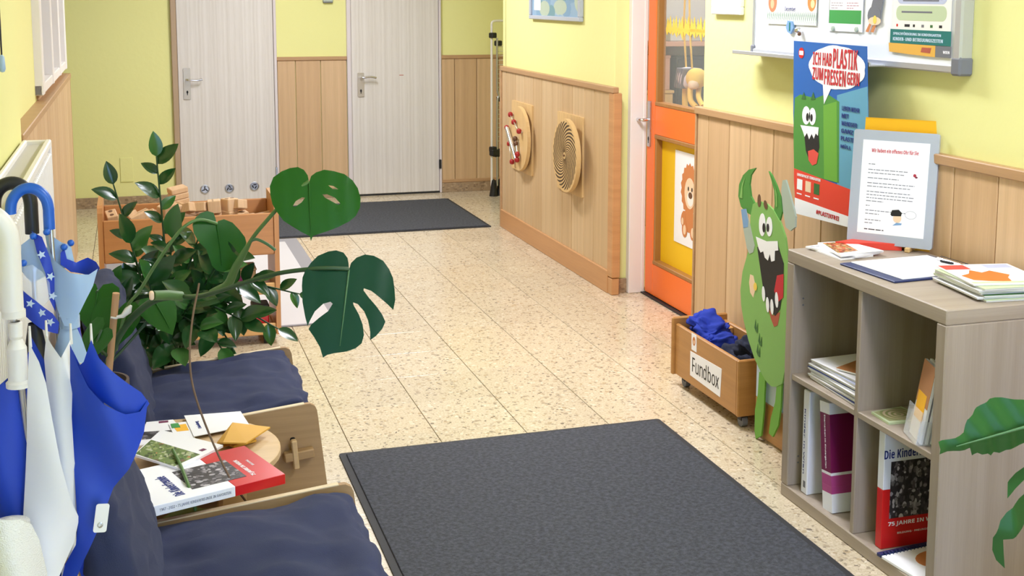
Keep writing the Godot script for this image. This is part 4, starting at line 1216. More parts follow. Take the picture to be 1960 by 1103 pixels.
func shelf_top():
	var y := 0.7655
	# leaflets at the far corner
	var r := thing("red_flyer", "red flyer at the far corner on top of the shelf", "flyer", Vector3(0, y, 0))
	sheet_on(r, "paper", [[2.06, -3.215], [2.19, -3.215], [2.15, -3.1], [1.98, -3.19]], 0.0, 0.02, M["poster_red"])
	sheet_on(r, "print", [[2.09, -3.205], [2.16, -3.205], [2.14, -3.16], [2.07, -3.19]], 0.02, 0.0006, M["lip"])
	var stack := [["white leaflet at the bottom of the fan on the shelf's far corner", [[1.90, -3.222], [2.02, -3.225], [2.02, -3.05], [1.90, -3.03]], "paper", 0.0], ["white leaflet turned outwards in the fan on the shelf's far corner", [[1.885, -3.2], [1.99, -3.225], [2.05, -3.06], [1.95, -3.03]], "paper", 0.005]]
	for s in stack:
		var o := thing("fanned_leaflet", s[0], "leaflet", Vector3(0, y + s[3], 0))
		sheet_on(o, "pages", s[1], 0.0, 0.0045, M[s[2]])
		sheet_on(o, "fold_line", [[s[1][0][0] + 0.01, s[1][0][1] + 0.01], [s[1][0][0] + 0.04, s[1][0][1] + 0.01], [s[1][0][0] + 0.04, s[1][0][1] + 0.014], [s[1][0][0] + 0.01, s[1][0][1] + 0.014]], 0.0045, 0.0005, M["print_grey"])
	var a := thing("photo_leaflet", "leaflet with an autumn-coloured photo on top of the fan", "leaflet", Vector3(0, y + 0.010, 0))
	sheet_on(a, "pages", [[1.935, -3.215], [2.03, -3.21], [2.058, -3.055], [1.90, -3.03]], 0.0, 0.005, M["paper"])
	sheet_on(a, "cover_photo", [[1.945, -3.205], [2.01, -3.20], [1.985, -3.075], [1.91, -3.06]], 0.005, 0.0006, print_mat(autumn(110, 130)))
	sheet_on(a, "grey_strip", [[1.905, -3.045], [2.05, -3.062], [2.052, -3.05], [1.902, -3.032]], 0.005, 0.0006, M["paper_edges"])
	# clipboard
	var c := thing("clipboard", "navy clipboard folder with a white sheet on the shelf top", "clipboard", Vector3(2.02, y, -2.87))
	c.rotation.y = 0.06
	span(c, "board", Vector3(-0.145, 0, -0.122), Vector3(0.165, 0.005, 0.122), M["folder_navy"], 0.002)
	span(c, "sheet", Vector3(-0.112, 0.005, -0.115), Vector3(0.15, 0.0075, 0.112), M["paper"], 0.0005)
	span(c, "clip", Vector3(0.128, 0.006, -0.05), Vector3(0.152, 0.016, 0.05), M["chrome"], 0.003)
	put(c, "clip_spring", tube([Vector3(0.15, 0.012, -0.055), Vector3(0.15, 0.012, 0.055)], 0.005, 8), M["black"])
	put(c, "pen", tube([Vector3(0.12, 0.012, -0.02), Vector3(0.15, 0.012, 0.1)], 0.0035, 8), M["dark_metal"])
	# magazines
	var cols := ["sage", "paper", "green_dark", "sage", "paper_edges", "sage"]
	for k in 6:
		var m := thing("stacked_magazine", "glossy magazine in the pile at the near end of the shelf top", "magazine", Vector3(2.07 + rng.randf_range(-0.008, 0.008), y + k * 0.0062, -2.60 + rng.randf_range(-0.006, 0.006)), "magazines piled on the shelf top")
		m.rotation.y = rng.randf_range(-0.05, 0.05) - 0.12
		span(m, "pages", Vector3(-0.09, 0, -0.11), Vector3(0.115, 0.0056, 0.115), M["paper_edges"], 0.001)
		span(m, "cover", Vector3(-0.091, 0.0046, -0.111), Vector3(0.116, 0.006, 0.116), M[cols[k]], 0.0004)
	var t := thing("top_magazine", "magazine with an orange leaf cover topmost on the shelf-top pile", "magazine", Vector3(2.07, y + 0.0375, -2.61))
	t.rotation.y = -0.2
	span(t, "pages", Vector3(-0.09, 0, -0.11), Vector3(0.11, 0.005, 0.11), M["paper"], 0.001)
	put(t, "orange_leaf", slab(PackedVector2Array([Vector2(-0.07, -0.07), Vector2(-0.03, -0.085), Vector2(0.02, -0.09), Vector2(0.03, -0.05), Vector2(0.05, -0.02), Vector2(0.02, 0.03), Vector2(-0.01, 0.01), Vector2(-0.03, 0.04), Vector2(-0.05, 0.0), Vector2(-0.08, -0.02)]), 0.0005), M["orange"], Vector3(0, 0.005, 0), FACE_UP)
	put(t, "pink_title", slab(rect(-0.088, 0.05, -0.02, 0.1), 0.0005), M["tongue"], Vector3(0, 0.005, 0), FACE_UP)
	put(t, "blue_block", slab(rect(0.03, 0.06, 0.1, 0.1), 0.0005), M["lavender"], Vector3(0, 0.005, 0), FACE_UP)
	put(t, "sage_band", slab(rect(-0.088, -0.108, 0.108, -0.09), 0.0005), M["sage"], Vector3(0, 0.005, 0), FACE_UP)
	# sign on an acrylic board
	var n := thing("notice_stand", "grey acrylic stand holding a printed letter on the shelf top", "sign", Vector3(2.128, y, -3.131))
	var face := Basis(Vector3(0.62, 0, 0.785).normalized(), Vector3(0, 1, 0), Vector3(-0.785, 0, 0.62).normalized())
	var back := face * turn(Vector3(-0.10, 0, 0))
	var w := 0.128
	put(n, "board", slab(rounded(-w, 0.012, w, 0.352, 0.008), 0.012), M["acrylic_grey"], Vector3.ZERO, back)
	var im := blank(420, 594, rgb(246, 246, 250))
	lines(im, 45, 150, 120, 1, 20, 5, rgb(120, 120, 130))
	lines(im, 45, 185, 300, 2, 21, 5, rgb(120, 120, 130), 0.95)
	lines(im, 45, 238, 260, 1, 20, 5, rgb(120, 120, 130), 1.0)
	lines(im, 45, 270, 375, 2, 21, 5, rgb(120, 120, 130), 0.9)
	lines(im, 45, 325, 360, 4, 20, 5, rgb(120, 120, 130), 0.4)
	lines(im, 45, 415, 90, 1, 20, 5, rgb(110, 110, 120))
	lines(im, 45, 445, 375, 2, 21, 5, rgb(125, 125, 135), 0.3)
	lines(im, 45, 505, 150, 2, 20, 5, rgb(120, 120, 130), 0.5)
	lines(im, 45, 565, 180, 1, 20, 6, rgb(40, 40, 50), 1.0)
	dot(im, 340, 205, 10, 10, rgb(170, 40, 60))
	dot(im, 350, 216, 9, 6, rgb(110, 40, 60))
	var sheet := put(n, "letter", slab(rect(-0.098, 0.042, 0.102, 0.322), 0.0008), print_mat(im, 0.6), back.z * 0.012, back)
	sheet.set_meta("label", "white printed letter with a red heading and a small drawn boy")
	var on := back.z * 0.0129
	words(sheet, "heading", "Wir haben ein offenes Ohr für Sie", Rect2(-0.07, 0.286, 0.14, 0.012), Vector3(0, 0, 0.0009), Basis(), M["print_red"], true)
	ink(sheet, "hair", pairs([0.0, 0.105, 0.004, 0.118, 0.024, 0.121, 0.034, 0.112, 0.032, 0.102, 0.004, 0.1]), M["print_black"], Vector3(0, 0, 0.0009), Basis())
	ink(sheet, "face", oval(0.021, 0.095, 0.0125, 0.014), M["lion_light"], Vector3(0, 0, 0.0008), Basis())
	ink(sheet, "collar", pairs([0.008, 0.072, 0.02, 0.082, 0.036, 0.081, 0.034, 0.076]), M["bottle_blue"], Vector3(0, 0, 0.0009), Basis())
	ink(sheet, "speech_bubble", oval(0.06, 0.108, 0.017, 0.012), M["print_grey"], Vector3(0, 0, 0.0008), Basis())
	ink(sheet, "speech_bubble", oval(0.06, 0.108, 0.0162, 0.0112), M["paper"], Vector3(0, 0, 0.0009), Basis())
	for s in [-0.09, 0.06]:
		put(n, "wooden_foot", cbox(Vector3(0.016, 0.014, 0.06), 0.002), M["birch"], face * Vector3(s, 0.007, -0.006), face)
	put(n, "rear_prop", cbox(Vector3(0.1, 0.006, 0.05), 0.001), M["acrylic_grey"], face * Vector3(0, 0.02, -0.02), face)
	var yc := thing("yellow_card", "bright yellow card sticking up behind the grey notice stand", "card", Vector3(2.15, y, -3.142))
	put(yc, "card", slab(rect(-0.115, 0.0, 0.105, 0.386), 0.002), M["card_yellow"], -back.z * 0.008, back)
	put(yc, "fold", slab(rect(-0.115, 0.384, 0.105, 0.387), 0.003), M["card_yellow"], -back.z * 0.009, back)
	# poster, hung from the whiteboard tray
	var at := Vector3(2.142, 0, 0)
	var q := thing("poster", "tall blue, green and red anti-plastic poster with a big speech bubble hanging over the shelf", "poster", at)
	var lean := FACE_LEFT
	var za := -3.755
	var zb := -3.31
	var put_at := func(n2: String, pts: PackedVector2Array, m: String, lay: int):
		ink(q, n2, pts, M[m], Vector3(-0.0012 - 0.0003 * lay, 0, 0), lean, 0.0003)
	put(q, "card", slab(pairs([za, 1.364, zb, 1.362, zb + 0.03, 1.06, zb + 0.01, 0.79, za + 0.045, 0.776, za + 0.03, 0.95, za + 0.012, 1.12]), 0.0012), M["poster_blue"], Vector3.ZERO, lean)
	put_at.call("sky_panel", pairs([-3.47, 1.20, zb + 0.012, 1.24, zb + 0.03, 1.06, zb + 0.012, 0.90, -3.45, 0.90]), "poster_teal", 0)
	put_at.call("green_field", pairs([za + 0.02, 1.17, -3.70, 1.185, -3.60, 1.18, -3.53, 1.20, -3.455, 1.18, -3.44, 0.92, za + 0.03, 0.92, za + 0.018, 1.05]), "green_b", 1)
	put_at.call("hill", pairs([-3.55, 1.16, -3.47, 1.18, -3.45, 0.92, -3.53, 0.92]), "green_a", 2)
	put_at.call("red_panel", pairs([za + 0.03, 0.93, zb + 0.012, 0.905, zb + 0.01, 0.79, za + 0.043, 0.83, za + 0.032, 0.89]), "poster_red", 3)
	put_at.call("white_strip", pairs([za + 0.042, 0.83, zb + 0.01, 0.82, zb + 0.01, 0.79, za + 0.045, 0.776]), "paper", 4)
	var bub := PackedVector2Array()
	for k in 44:
		var a2 := TAU * k / 44
		var rr := 1.0 + 0.045 * absf(sin(a2 * 4.5))
		bub.append(Vector2(-3.48 + cos(a2) * 0.163 * rr, 1.288 + sin(a2) * 0.068 * rr))
	put_at.call("speech_bubble", bub, "paper", 3)
	put_at.call("bubble_tail", pairs([-3.56, 1.25, -3.49, 1.24, -3.545, 1.165]), "paper", 4)
	put_at.call("round_badge", oval(-3.70, 1.325, 0.018, 0.018), "red", 3)
	put_at.call("badge_bar", rect(-3.713, 1.318, -3.687, 1.332), "paper", 4)
	# a plain cheerful green creature
	put_at.call("eye", oval(-3.655, 1.118, 0.026, 0.031), "paper", 4)
	put_at.call("eye", oval(-3.615, 1.118, 0.022, 0.029), "paper", 4)
	put_at.call("pupil", oval(-3.646, 1.113, 0.009, 0.014, 12), "print_black", 5)
	put_at.call("pupil", oval(-3.62, 1.113, 0.008, 0.013, 12), "print_black", 5)
	put_at.call("mouth", pairs([-3.67, 1.075, -3.575, 1.08, -3.565, 1.02, -3.59, 0.965, -3.62, 0.962, -3.65, 1.0]), "print_black", 4)
	put_at.call("tongue", pairs([-3.635, 1.0, -3.60, 1.01, -3.568, 1.0, -3.578, 0.965, -3.605, 0.955, -3.63, 0.97]), "tongue", 5)
	put_at.call("teeth", pairs([-3.69, 1.082, -3.572, 1.086, -3.575, 1.058, -3.59, 1.064, -3.6, 1.045, -3.615, 1.06, -3.63, 1.04, -3.645, 1.06, -3.66, 1.045, -3.67, 1.06]), "paper", 6)
	put_at.call("ear", pairs([-3.69, 1.17, -3.675, 1.195, -3.66, 1.172]), "green_dark", 4)
	put_at.call("ear", pairs([-3.63, 1.172, -3.615, 1.2, -3.6, 1.176]), "green_dark", 4)
	for k in 3:
		put_at.call("icon", rect(-3.70 + k * 0.055, 0.862, -3.665 + k * 0.055, 0.898), ["paper", "lion_light", "green_dark"][k], 5)
		put_at.call("icon_caption", rect(-3.70 + k * 0.055, 0.846, -3.668 + k * 0.055, 0.850), "paper", 5)
	var tx := Vector3(-0.0032, 0, 0)
	words(q, "lettering", "ICH HAB", Rect2(-3.622, 1.29, 0.115, 0.042), tx, lean, M["print_red"], true)
	words(q, "lettering", "PLASTIK", Rect2(-3.498, 1.286, 0.142, 0.062), tx, lean, M["print_red"], true)
	words(q, "lettering", "ZUM", Rect2(-3.622, 1.242, 0.066, 0.040), tx, lean, M["print_red"], true)
	words(q, "lettering", "FRESSEN", Rect2(-3.548, 1.230, 0.128, 0.05), tx, lean, M["print_red"], true)
	words(q, "lettering", "GERN", Rect2(-3.412, 1.238, 0.07, 0.040), tx, lean, M["print_red"], true)
	for k in 6:
		words(q, "small_lettering", ["LEBEN MEHR", "MIT", "WENIGER", "GANZ", "PLASTIK", "MÜLL"][k], Rect2(-3.435, 1.155 - k * 0.024, [0.1, 0.04, 0.09, 0.07, 0.09, 0.06][k], 0.014), tx, lean, M["print_navy"], true)
	words(q, "small_lettering", "UNVERPACKT EINKAUFEN", Rect2(-3.70, 0.908, 0.15, 0.009), tx, lean, M["paper"], true)
	words(q, "small_lettering", "#PLASTIKFREI", Rect2(-3.57, 0.798, 0.14, 0.014), tx, lean, M["print_red"], true)
	put(q, "hanging_clip", cbox(Vector3(0.055, 0.02, 0.03), 0.003), M["aluminium"], Vector3(0.03, 1.335, -3.53))

func paper_on_board(n: String, label: String, r: Rect2, im: Image, bow := 0.0) -> Node3D:
	var t := thing(n, label, "paper", Vector3(2.206, 0, 0))
	put(t, "sheet", slab(rect(r.position.x, r.position.y, r.end.x, r.end.y), 0.0008), print_mat(im, 0.5), Vector3(-0.0005 - bow, 0, 0), FACE_LEFT)
	return t

func board_and_pictures():
	var t := thing("whiteboard", "white magnetic board with aluminium frame and grey corner caps on the right wall", "whiteboard", Vector3(2.245, 0, 0))
	var za := -4.165
	var zb := -2.972
	span(t, "panel", Vector3(-0.035, 1.315, za), Vector3(-0.0, 2.1, zb), M["board_white"], 0.002)
	span(t, "frame_bottom", Vector3(-0.044, 1.298, za - 0.005), Vector3(-0.0, 1.322, zb + 0.03), M["aluminium"], 0.004)
	span(t, "frame_side", Vector3(-0.044, 1.30, zb - 0.002), Vector3(-0.0, 2.1, zb + 0.034), M["aluminium"], 0.006)
	span(t, "frame_side", Vector3(-0.042, 1.30, za - 0.012), Vector3(-0.0, 2.1, za + 0.004), M["aluminium"], 0.004)
	span(t, "corner_cap", Vector3(-0.047, 1.292, zb - 0.006), Vector3(-0.0, 1.345, zb + 0.038), M["corner_grey"], 0.006)
	span(t, "corner_cap", Vector3(-0.046, 1.294, za - 0.016), Vector3(-0.0, 1.335, za + 0.008), M["corner_grey"], 0.005)
	span(t, "pen_tray", Vector3(-0.098, 1.300, za - 0.055), Vector3(-0.03, 1.306, -3.3), M["aluminium"], 0.002)
	span(t, "tray_lip", Vector3(-0.100, 1.300, za - 0.055), Vector3(-0.094, 1.314, -3.3), M["aluminium"], 0.002)
	# papers
	var a := blank(256, 256, rgb(236, 236, 226))
	a.fill_rect(Rect2i(18, 0, 225, 216), rgb(248, 246, 250))
	for k in 26:
		shape(a, PackedVector2Array([Vector2(k * 10, 256), Vector2(k * 10 + 9, 232), Vector2(k * 10 + 4, 222)]), rgb(130, 156, 138))
	for q in [[30, 200, 24, 26, rgb(206, 120, 84)], [232, 196, 22, 26, rgb(196, 132, 70)], [210, 160, 22, 18, rgb(206, 40, 44)], [46, 170, 10, 16, rgb(200, 50, 50)], [28, 205, 10, 12, rgb(236, 170, 130)], [236, 204, 10, 10, rgb(240, 206, 150)], [8, 60, 8, 60, rgb(180, 90, 80)], [248, 40, 8, 50, rgb(140, 70, 70)]]:
		dot(a, q[0], q[1], q[2], q[3], q[4])
	lines(a, 50, 140, 200, 1, 20, 6, rgb(180, 176, 190), 0.9)
	lines(a, 70, 165, 180, 1, 20, 5, rgb(180, 176, 190), 0.9)
	var p1 := paper_on_board("christmas_letter", "white letter with a painted fruit and ribbon border pinned to the whiteboard", Rect2(-4.065, 1.415, 0.345, 0.36), a)
	words(p1, "signature", "Dezember", Rect2(-3.935, 1.462, 0.075, 0.016), Vector3(-0.0014, 0, 0), FACE_LEFT, M["print_navy"])
	var g := blank(200, 280, rgb(250, 248, 250))
	g.fill_rect(Rect2i(6, 0, 186, 246), rgb(234, 226, 228))
	g.fill_rect(Rect2i(6, 214, 186, 42), rgb(58, 152, 72))
	g.fill_rect(Rect2i(4, 0, 3, 256), rgb(90, 110, 100))
	for k in 7:
		lines(g, 16, 10 + k * 30, 92, 3, 8, 3, rgb(168, 160, 166))
		lines(g, 108, 10 + k * 30, 182, 3, 8, 3, rgb(186, 150, 160))
	var p2 := paper_on_board("green_footed_sheet", "printed sheet with two text columns and a green foot band on the whiteboard", Rect2(-3.645, 1.401, 0.205, 0.29), g)
	for z in [-3.61, -3.47]:
		put(p2, "magnet", lathe([Vector2(0.0005, 0.006), Vector2(0.008, 0.005), Vector2(0.009, 0.0)], 14), M["bottle_grey"], Vector3(-0.0013, 1.409, z), Basis(Vector3(0, 0, 1), Vector3(-1, 0, 0), Vector3(0, -1, 0)))
	var f := blank(320, 300, rgb(243, 240, 240))
	for q in [[20, 40, rgb(188, 194, 220)], [160, 66, rgb(192, 206, 168)]]:
		f.fill_rect(Rect2i(40, 130 + q[0] - 20, 260, q[1] - 4), q[2])
		dot(f, 40, 130 + q[0] - 22 + q[1] / 2, 20, q[1] / 2.1, q[2])
		dot(f, 300, 130 + q[0] - 22 + q[1] / 2, 14, q[1] / 2.1, q[2])
	lines(f, 60, 146, 270, 2, 12, 5, rgb(120, 124, 150), 0.9)
	lines(f, 60, 304 - 12, 230, 1, 12, 5, rgb(120, 132, 110), 0.8)
	var p3 := thing("information_sheet", "information sheet with lilac and green boxes and a teal headline on the whiteboard", "paper", Vector3(2.206, 0, 0))
	ink(p3, "sheet", rect(-3.275, 1.40, -2.992, 1.78), M["paper_cream"], Vector3(-0.0004, 0, 0), FACE_LEFT, 0.0008)
	ink(p3, "lilac_box", rounded(-3.255, 1.492, -3.012, 1.545, 0.02), M["lavender"], Vector3(-0.0012, 0, 0), FACE_LEFT)
	ink(p3, "green_box", rounded(-3.258, 1.443, -3.012, 1.487, 0.02), M["sage"], Vector3(-0.0012, 0, 0), FACE_LEFT)
	for k in 2:
		ink(p3, "text_line", rect(-3.225, 1.512 - k * 0.012, -3.05, 1.516 - k * 0.012), M["print_grey"], Vector3(-0.0017, 0, 0), FACE_LEFT)
	ink(p3, "text_line", rect(-3.23, 1.466, -3.08, 1.471), M["print_grey"], Vector3(-0.0017, 0, 0), FACE_LEFT)
	for k in 6:
		ink(p3, "small_logo", rect(-3.255 + k * 0.042, 1.424, -3.255 + k * 0.042 + [0.008, 0.026, 0.01, 0.012, 0.012, 0.014][k], 1.432), M[["red", "print_black", "print_black", "print_grey", "green_dark", "print_black"][k]], Vector3(-0.0012, 0, 0), FACE_LEFT)
	ink(p3, "teal_band", rect(-3.284, 1.374, -2.987, 1.416), M["teal"], Vector3(-0.0014, 0, 0), FACE_LEFT, 0.0008)
	words(p3, "headline", "SPRACHFÖRDERUNG IM KINDERGARTEN", Rect2(-3.268, 1.399, 0.235, 0.010), Vector3(-0.0022, 0, 0), FACE_LEFT, M["pale_blue"], true)
	words(p3, "headline", "KINDER- UND BETREUUNGSZEITEN", Rect2(-3.268, 1.382, 0.245, 0.010), Vector3(-0.0022, 0, 0), FACE_LEFT, M["pale_blue"], true)
	var p4 := thing("orange_strip", "orange paper strip stuck along the bottom of the teal information sheet", "paper", Vector3(2.206, 0, 0))
	ink(p4, "strip", pairs([-3.29, 1.374, -3.057, 1.373, -3.057, 1.34, -3.18, 1.343, -3.285, 1.347]), M["envelope"], Vector3(-0.0016, 0, 0), FACE_LEFT, 0.001)
	ink(p4, "brown_mark", pairs([-3.125, 1.352, -3.12, 1.366, -3.075, 1.366, -3.08, 1.35]), M["lip"], Vector3(-0.0027, 0, 0), FACE_LEFT)
	ink(p4, "dark_end", rect(-3.056, 1.341, -2.985, 1.373), M["corner_grey"], Vector3(-0.0012, 0, 0), FACE_LEFT, 0.001)
	words(p4, "end_text", "WIEN", Rect2(-3.02, 1.352, 0.03, 0.008), Vector3(-0.0023, 0, 0), FACE_LEFT, M["paper"], true)
	# paper figure in a blue-grey costume
	var c := thing("paper_figure", "small cut-out paper figure in grey-blue clothes on the whiteboard", "decoration", Vector3(2.206, 0, 0))
	var L := Vector3(-0.001, 0, 0)
	ink(c, "coat", pairs([-3.40, 1.46, -3.385, 1.505, -3.375, 1.56, -3.345, 1.56, -3.33, 1.50, -3.34, 1.455, -3.37, 1.45]), M["corner_grey"], L, FACE_LEFT, 0.001)
	ink(c, "head", oval(-3.36, 1.575, 0.022, 0.02), M["lion_light"], L, FACE_LEFT, 0.001)
	ink(c, "skirt", oval(-3.375, 1.455, 0.036, 0.03), M["corner_grey"], L * 1.6, FACE_LEFT, 0.001)
	ink(c, "trim", oval(-3.37, 1.438, 0.034, 0.013), M["lion_light"], L * 2.4, FACE_LEFT, 0.001)
	ink(c, "button", oval(-3.368, 1.442, 0.009, 0.013), M["crown_paper"], L * 3.2, FACE_LEFT, 0.001)
	for s in [-3.40, -3.372]:
		ink(c, "leg", pairs([s, 1.43, s + 0.012, 1.43, s - 0.004, 1.402, s - 0.02, 1.404]), M["lion"], L, FACE_LEFT, 0.001)
	var m1 := thing("teal_magnet", "teal house-shaped magnet hanging under the letter on the whiteboard", "magnet", Vector3(2.205, 1.405, -3.886))
	put(m1, "body", slab(pairs([-0.03, 0.0, -0.02, 0.024, 0.012, 0.022, 0.024, 0.0, 0.004, -0.022, -0.018, -0.016]), 0.006), M["bottle_blue"], Vector3.ZERO, FACE_LEFT)
	put(m1, "highlight_band", slab(rect(-0.006, -0.012, 0.002, 0.018), 0.001), M["teal"], Vector3(-0.006, 0, 0), FACE_LEFT)
	var m2 := thing("metal_magnet", "small silver and brown ball magnet on the whiteboard", "magnet", Vector3(2.205, 1.397, -3.82))
	put(m2, "ball", pillow(Vector3(0.02, 0.024, 0.024), 0.0098, 8), M["chrome"], Vector3(-0.011, 0, -0.004))
	put(m2, "cap", pillow(Vector3(0.012, 0.014, 0.014), 0.0058, 6), M["brown"], Vector3(-0.012, -0.012, 0.01))
	# framed pictures
	var im := blank(200, 120, rgb(140, 170, 196))
	for k in 40:
		dot(im, rng.randf() * 200, rng.randf() * 120, rng.randf_range(8, 30), rng.randf_range(4, 12), [rgb(120, 156, 186), rgb(166, 186, 196), rgb(110, 150, 160), rgb(176, 190, 170)][k % 4])
	var p := thing("picture_frame", "silver-grey picture frame with a blue landscape on the wall block", "picture", Vector3(2.30, 0, 0))
	for q in [[-7.15, -6.26, 1.376, 1.40], [-7.15, -6.26, 1.976, 2.0], [-7.15, -7.12, 1.40, 1.976], [-6.29, -6.26, 1.40, 1.976]]:
		span(p, "frame_bar", Vector3(-0.026, q[2], q[0]), Vector3(0, q[3], q[1]), M["acrylic_grey"], 0.004)
	put(p, "print", slab(rect(-7.12, 1.40, -6.29, 1.976), 0.001), print_mat(im), Vector3(-0.012, 0, 0), FACE_LEFT)
	put(p, "caption", slab(rect(-7.08, 1.43, -6.96, 1.50), 0.0008), M["paper"], Vector3(-0.0132, 0, 0), FACE_LEFT)
	var r := thing("white_picture_frame", "white picture frame on the yellow wall between door and whiteboard", "picture", Vector3(2.245, 0, 0))
	for q in [[-4.565, -4.318, 1.442, 1.472], [-4.565, -4.318, 1.79, 1.82], [-4.565, -4.54, 1.472, 1.79], [-4.343, -4.318, 1.472, 1.79]]:
		span(r, "frame_bar", Vector3(-0.022, q[2], q[0]), Vector3(0, q[3], q[1]), M["paper"], 0.003)
	put(r, "print", slab(rect(-4.54, 1.472, -4.343, 1.79), 0.001), M["paper_cream"], Vector3(-0.008, 0, 0), FACE_LEFT)

func wall_toys():
	# bead disc
	var t := thing("bead_disc_toy", "round wooden wall toy with red beads and metal tubes on a square board", "toy", Vector3(2.28, 0.645, -7.22))
	put(t, "back_board", slab(rounded(-0.26, -0.215, 0.155, 0.215, 0.006), 0.012), M["birch"], Vector3.ZERO, FACE_LEFT)
	put(t, "spacer", tube([Vector3(0, 0, 0), Vector3(-0.03, 0, 0)], 0.04, 16), M["birch"])
	var disc := PackedVector2Array()
	for k in 40:
		disc.append(Vector2(cos(TAU * k / 40), sin(TAU * k / 40)) * 0.198)
	put(t, "disc", slab(disc, 0.022), M["birch"], Vector3(-0.03, 0, 0), FACE_LEFT)
	var f := -0.052
	var rails := [[Vector2(-0.09, 0.14), Vector2(-0.02, 0.105)], [Vector2(-0.02, 0.105), Vector2(0.10, 0.05)], [Vector2(-0.17, 0.03), Vector2(-0.10, -0.06)], [Vector2(-0.10, -0.06), Vector2(-0.05, -0.16)]]
	for q in rails:
		var a := Vector3(f - 0.022, q[0].y, q[0].x)
		var b := Vector3(f - 0.022, q[1].y, q[1].x)
		put(t, "wire_rail", tube([Vector3(f, q[0].y, q[0].x), a, b, Vector3(f, q[1].y, q[1].x)], 0.004, 6), M["nickel"])
	for q in [[-0.09, 0.14, "bead_red"], [-0.02, 0.10, "bead_red"], [0.09, 0.055, "bead_red"], [-0.17, 0.05, "bead_red"], [-0.115, -0.045, "bead_red"], [-0.055, -0.15, "bead_red"], [0.01, 0.0, "bead_dark"], [0.055, -0.09, "bead_red"], [0.05, -0.125, "bead_red"], [0.02, -0.03, "bead_dark"]]:
		put(t, "bead", pillow(Vector3(0.03, 0.034, 0.034), 0.0145, 7), M[q[2]], Vector3(f - 0.02, q[1], q[0]))
	put(t, "metal_tube", tube([Vector3(f - 0.024, 0.05, -0.155), Vector3(f - 0.024, -0.125, 0.045)], 0.013, 14), M["chrome"])
	put(t, "metal_tube", tube([Vector3(f - 0.018, 0.0, 0.01), Vector3(f - 0.018, -0.10, 0.055)], 0.008, 12), M["chrome"])
	# spiral disc
	var s := thing("spiral_disc_toy", "round wooden wall toy with dark spiral slots on a square board", "toy", Vector3(2.28, 0.655, -6.29))
	put(s, "back_board", slab(rounded(-0.30, -0.22, 0.11, 0.215, 0.006), 0.012), M["birch"], Vector3.ZERO, FACE_LEFT)
	put(s, "spacer", tube([Vector3(0, 0, 0), Vector3(-0.05, 0, 0)], 0.04, 16), M["birch"])
	var d2 := PackedVector2Array()
	for k in 56:
		d2.append(Vector2(cos(TAU * k / 56), sin(TAU * k / 56)) * 0.2)
	put(s, "disc", slab(d2, 0.024), M["birch"], Vector3(-0.05, 0, 0), FACE_LEFT)
	var arm := PackedVector2Array()
	var back := PackedVector2Array()
	for i in 15:
		var u := i / 14.0
		var r := 0.02 + 0.166 * u
		var a := 1.9 * (1.0 - u) * (1.0 - 0.25 * u)
		var w := TAU / 28.0 * lerpf(0.34, 0.5, u) * (0.6 if i == 14 else 1.0)
		arm.append(Vector2(cos(a), sin(a)) * r)
		back.append(Vector2(cos(a + w), sin(a + w)) * r)
	back.reverse()
	arm.append_array(back)
	var am := slab(arm, 0.0008)
	for k in 28:
		put(s, "spiral_slot", am, M["slot_dark"], Vector3(-0.0742, 0, 0), FACE_LEFT * turn(Vector3(0, 0, TAU * k / 28)))
	put(s, "hub", tube([Vector3(-0.074, 0, 0), Vector3(-0.080, 0, 0)], 0.006, 12), M["bead_dark"])

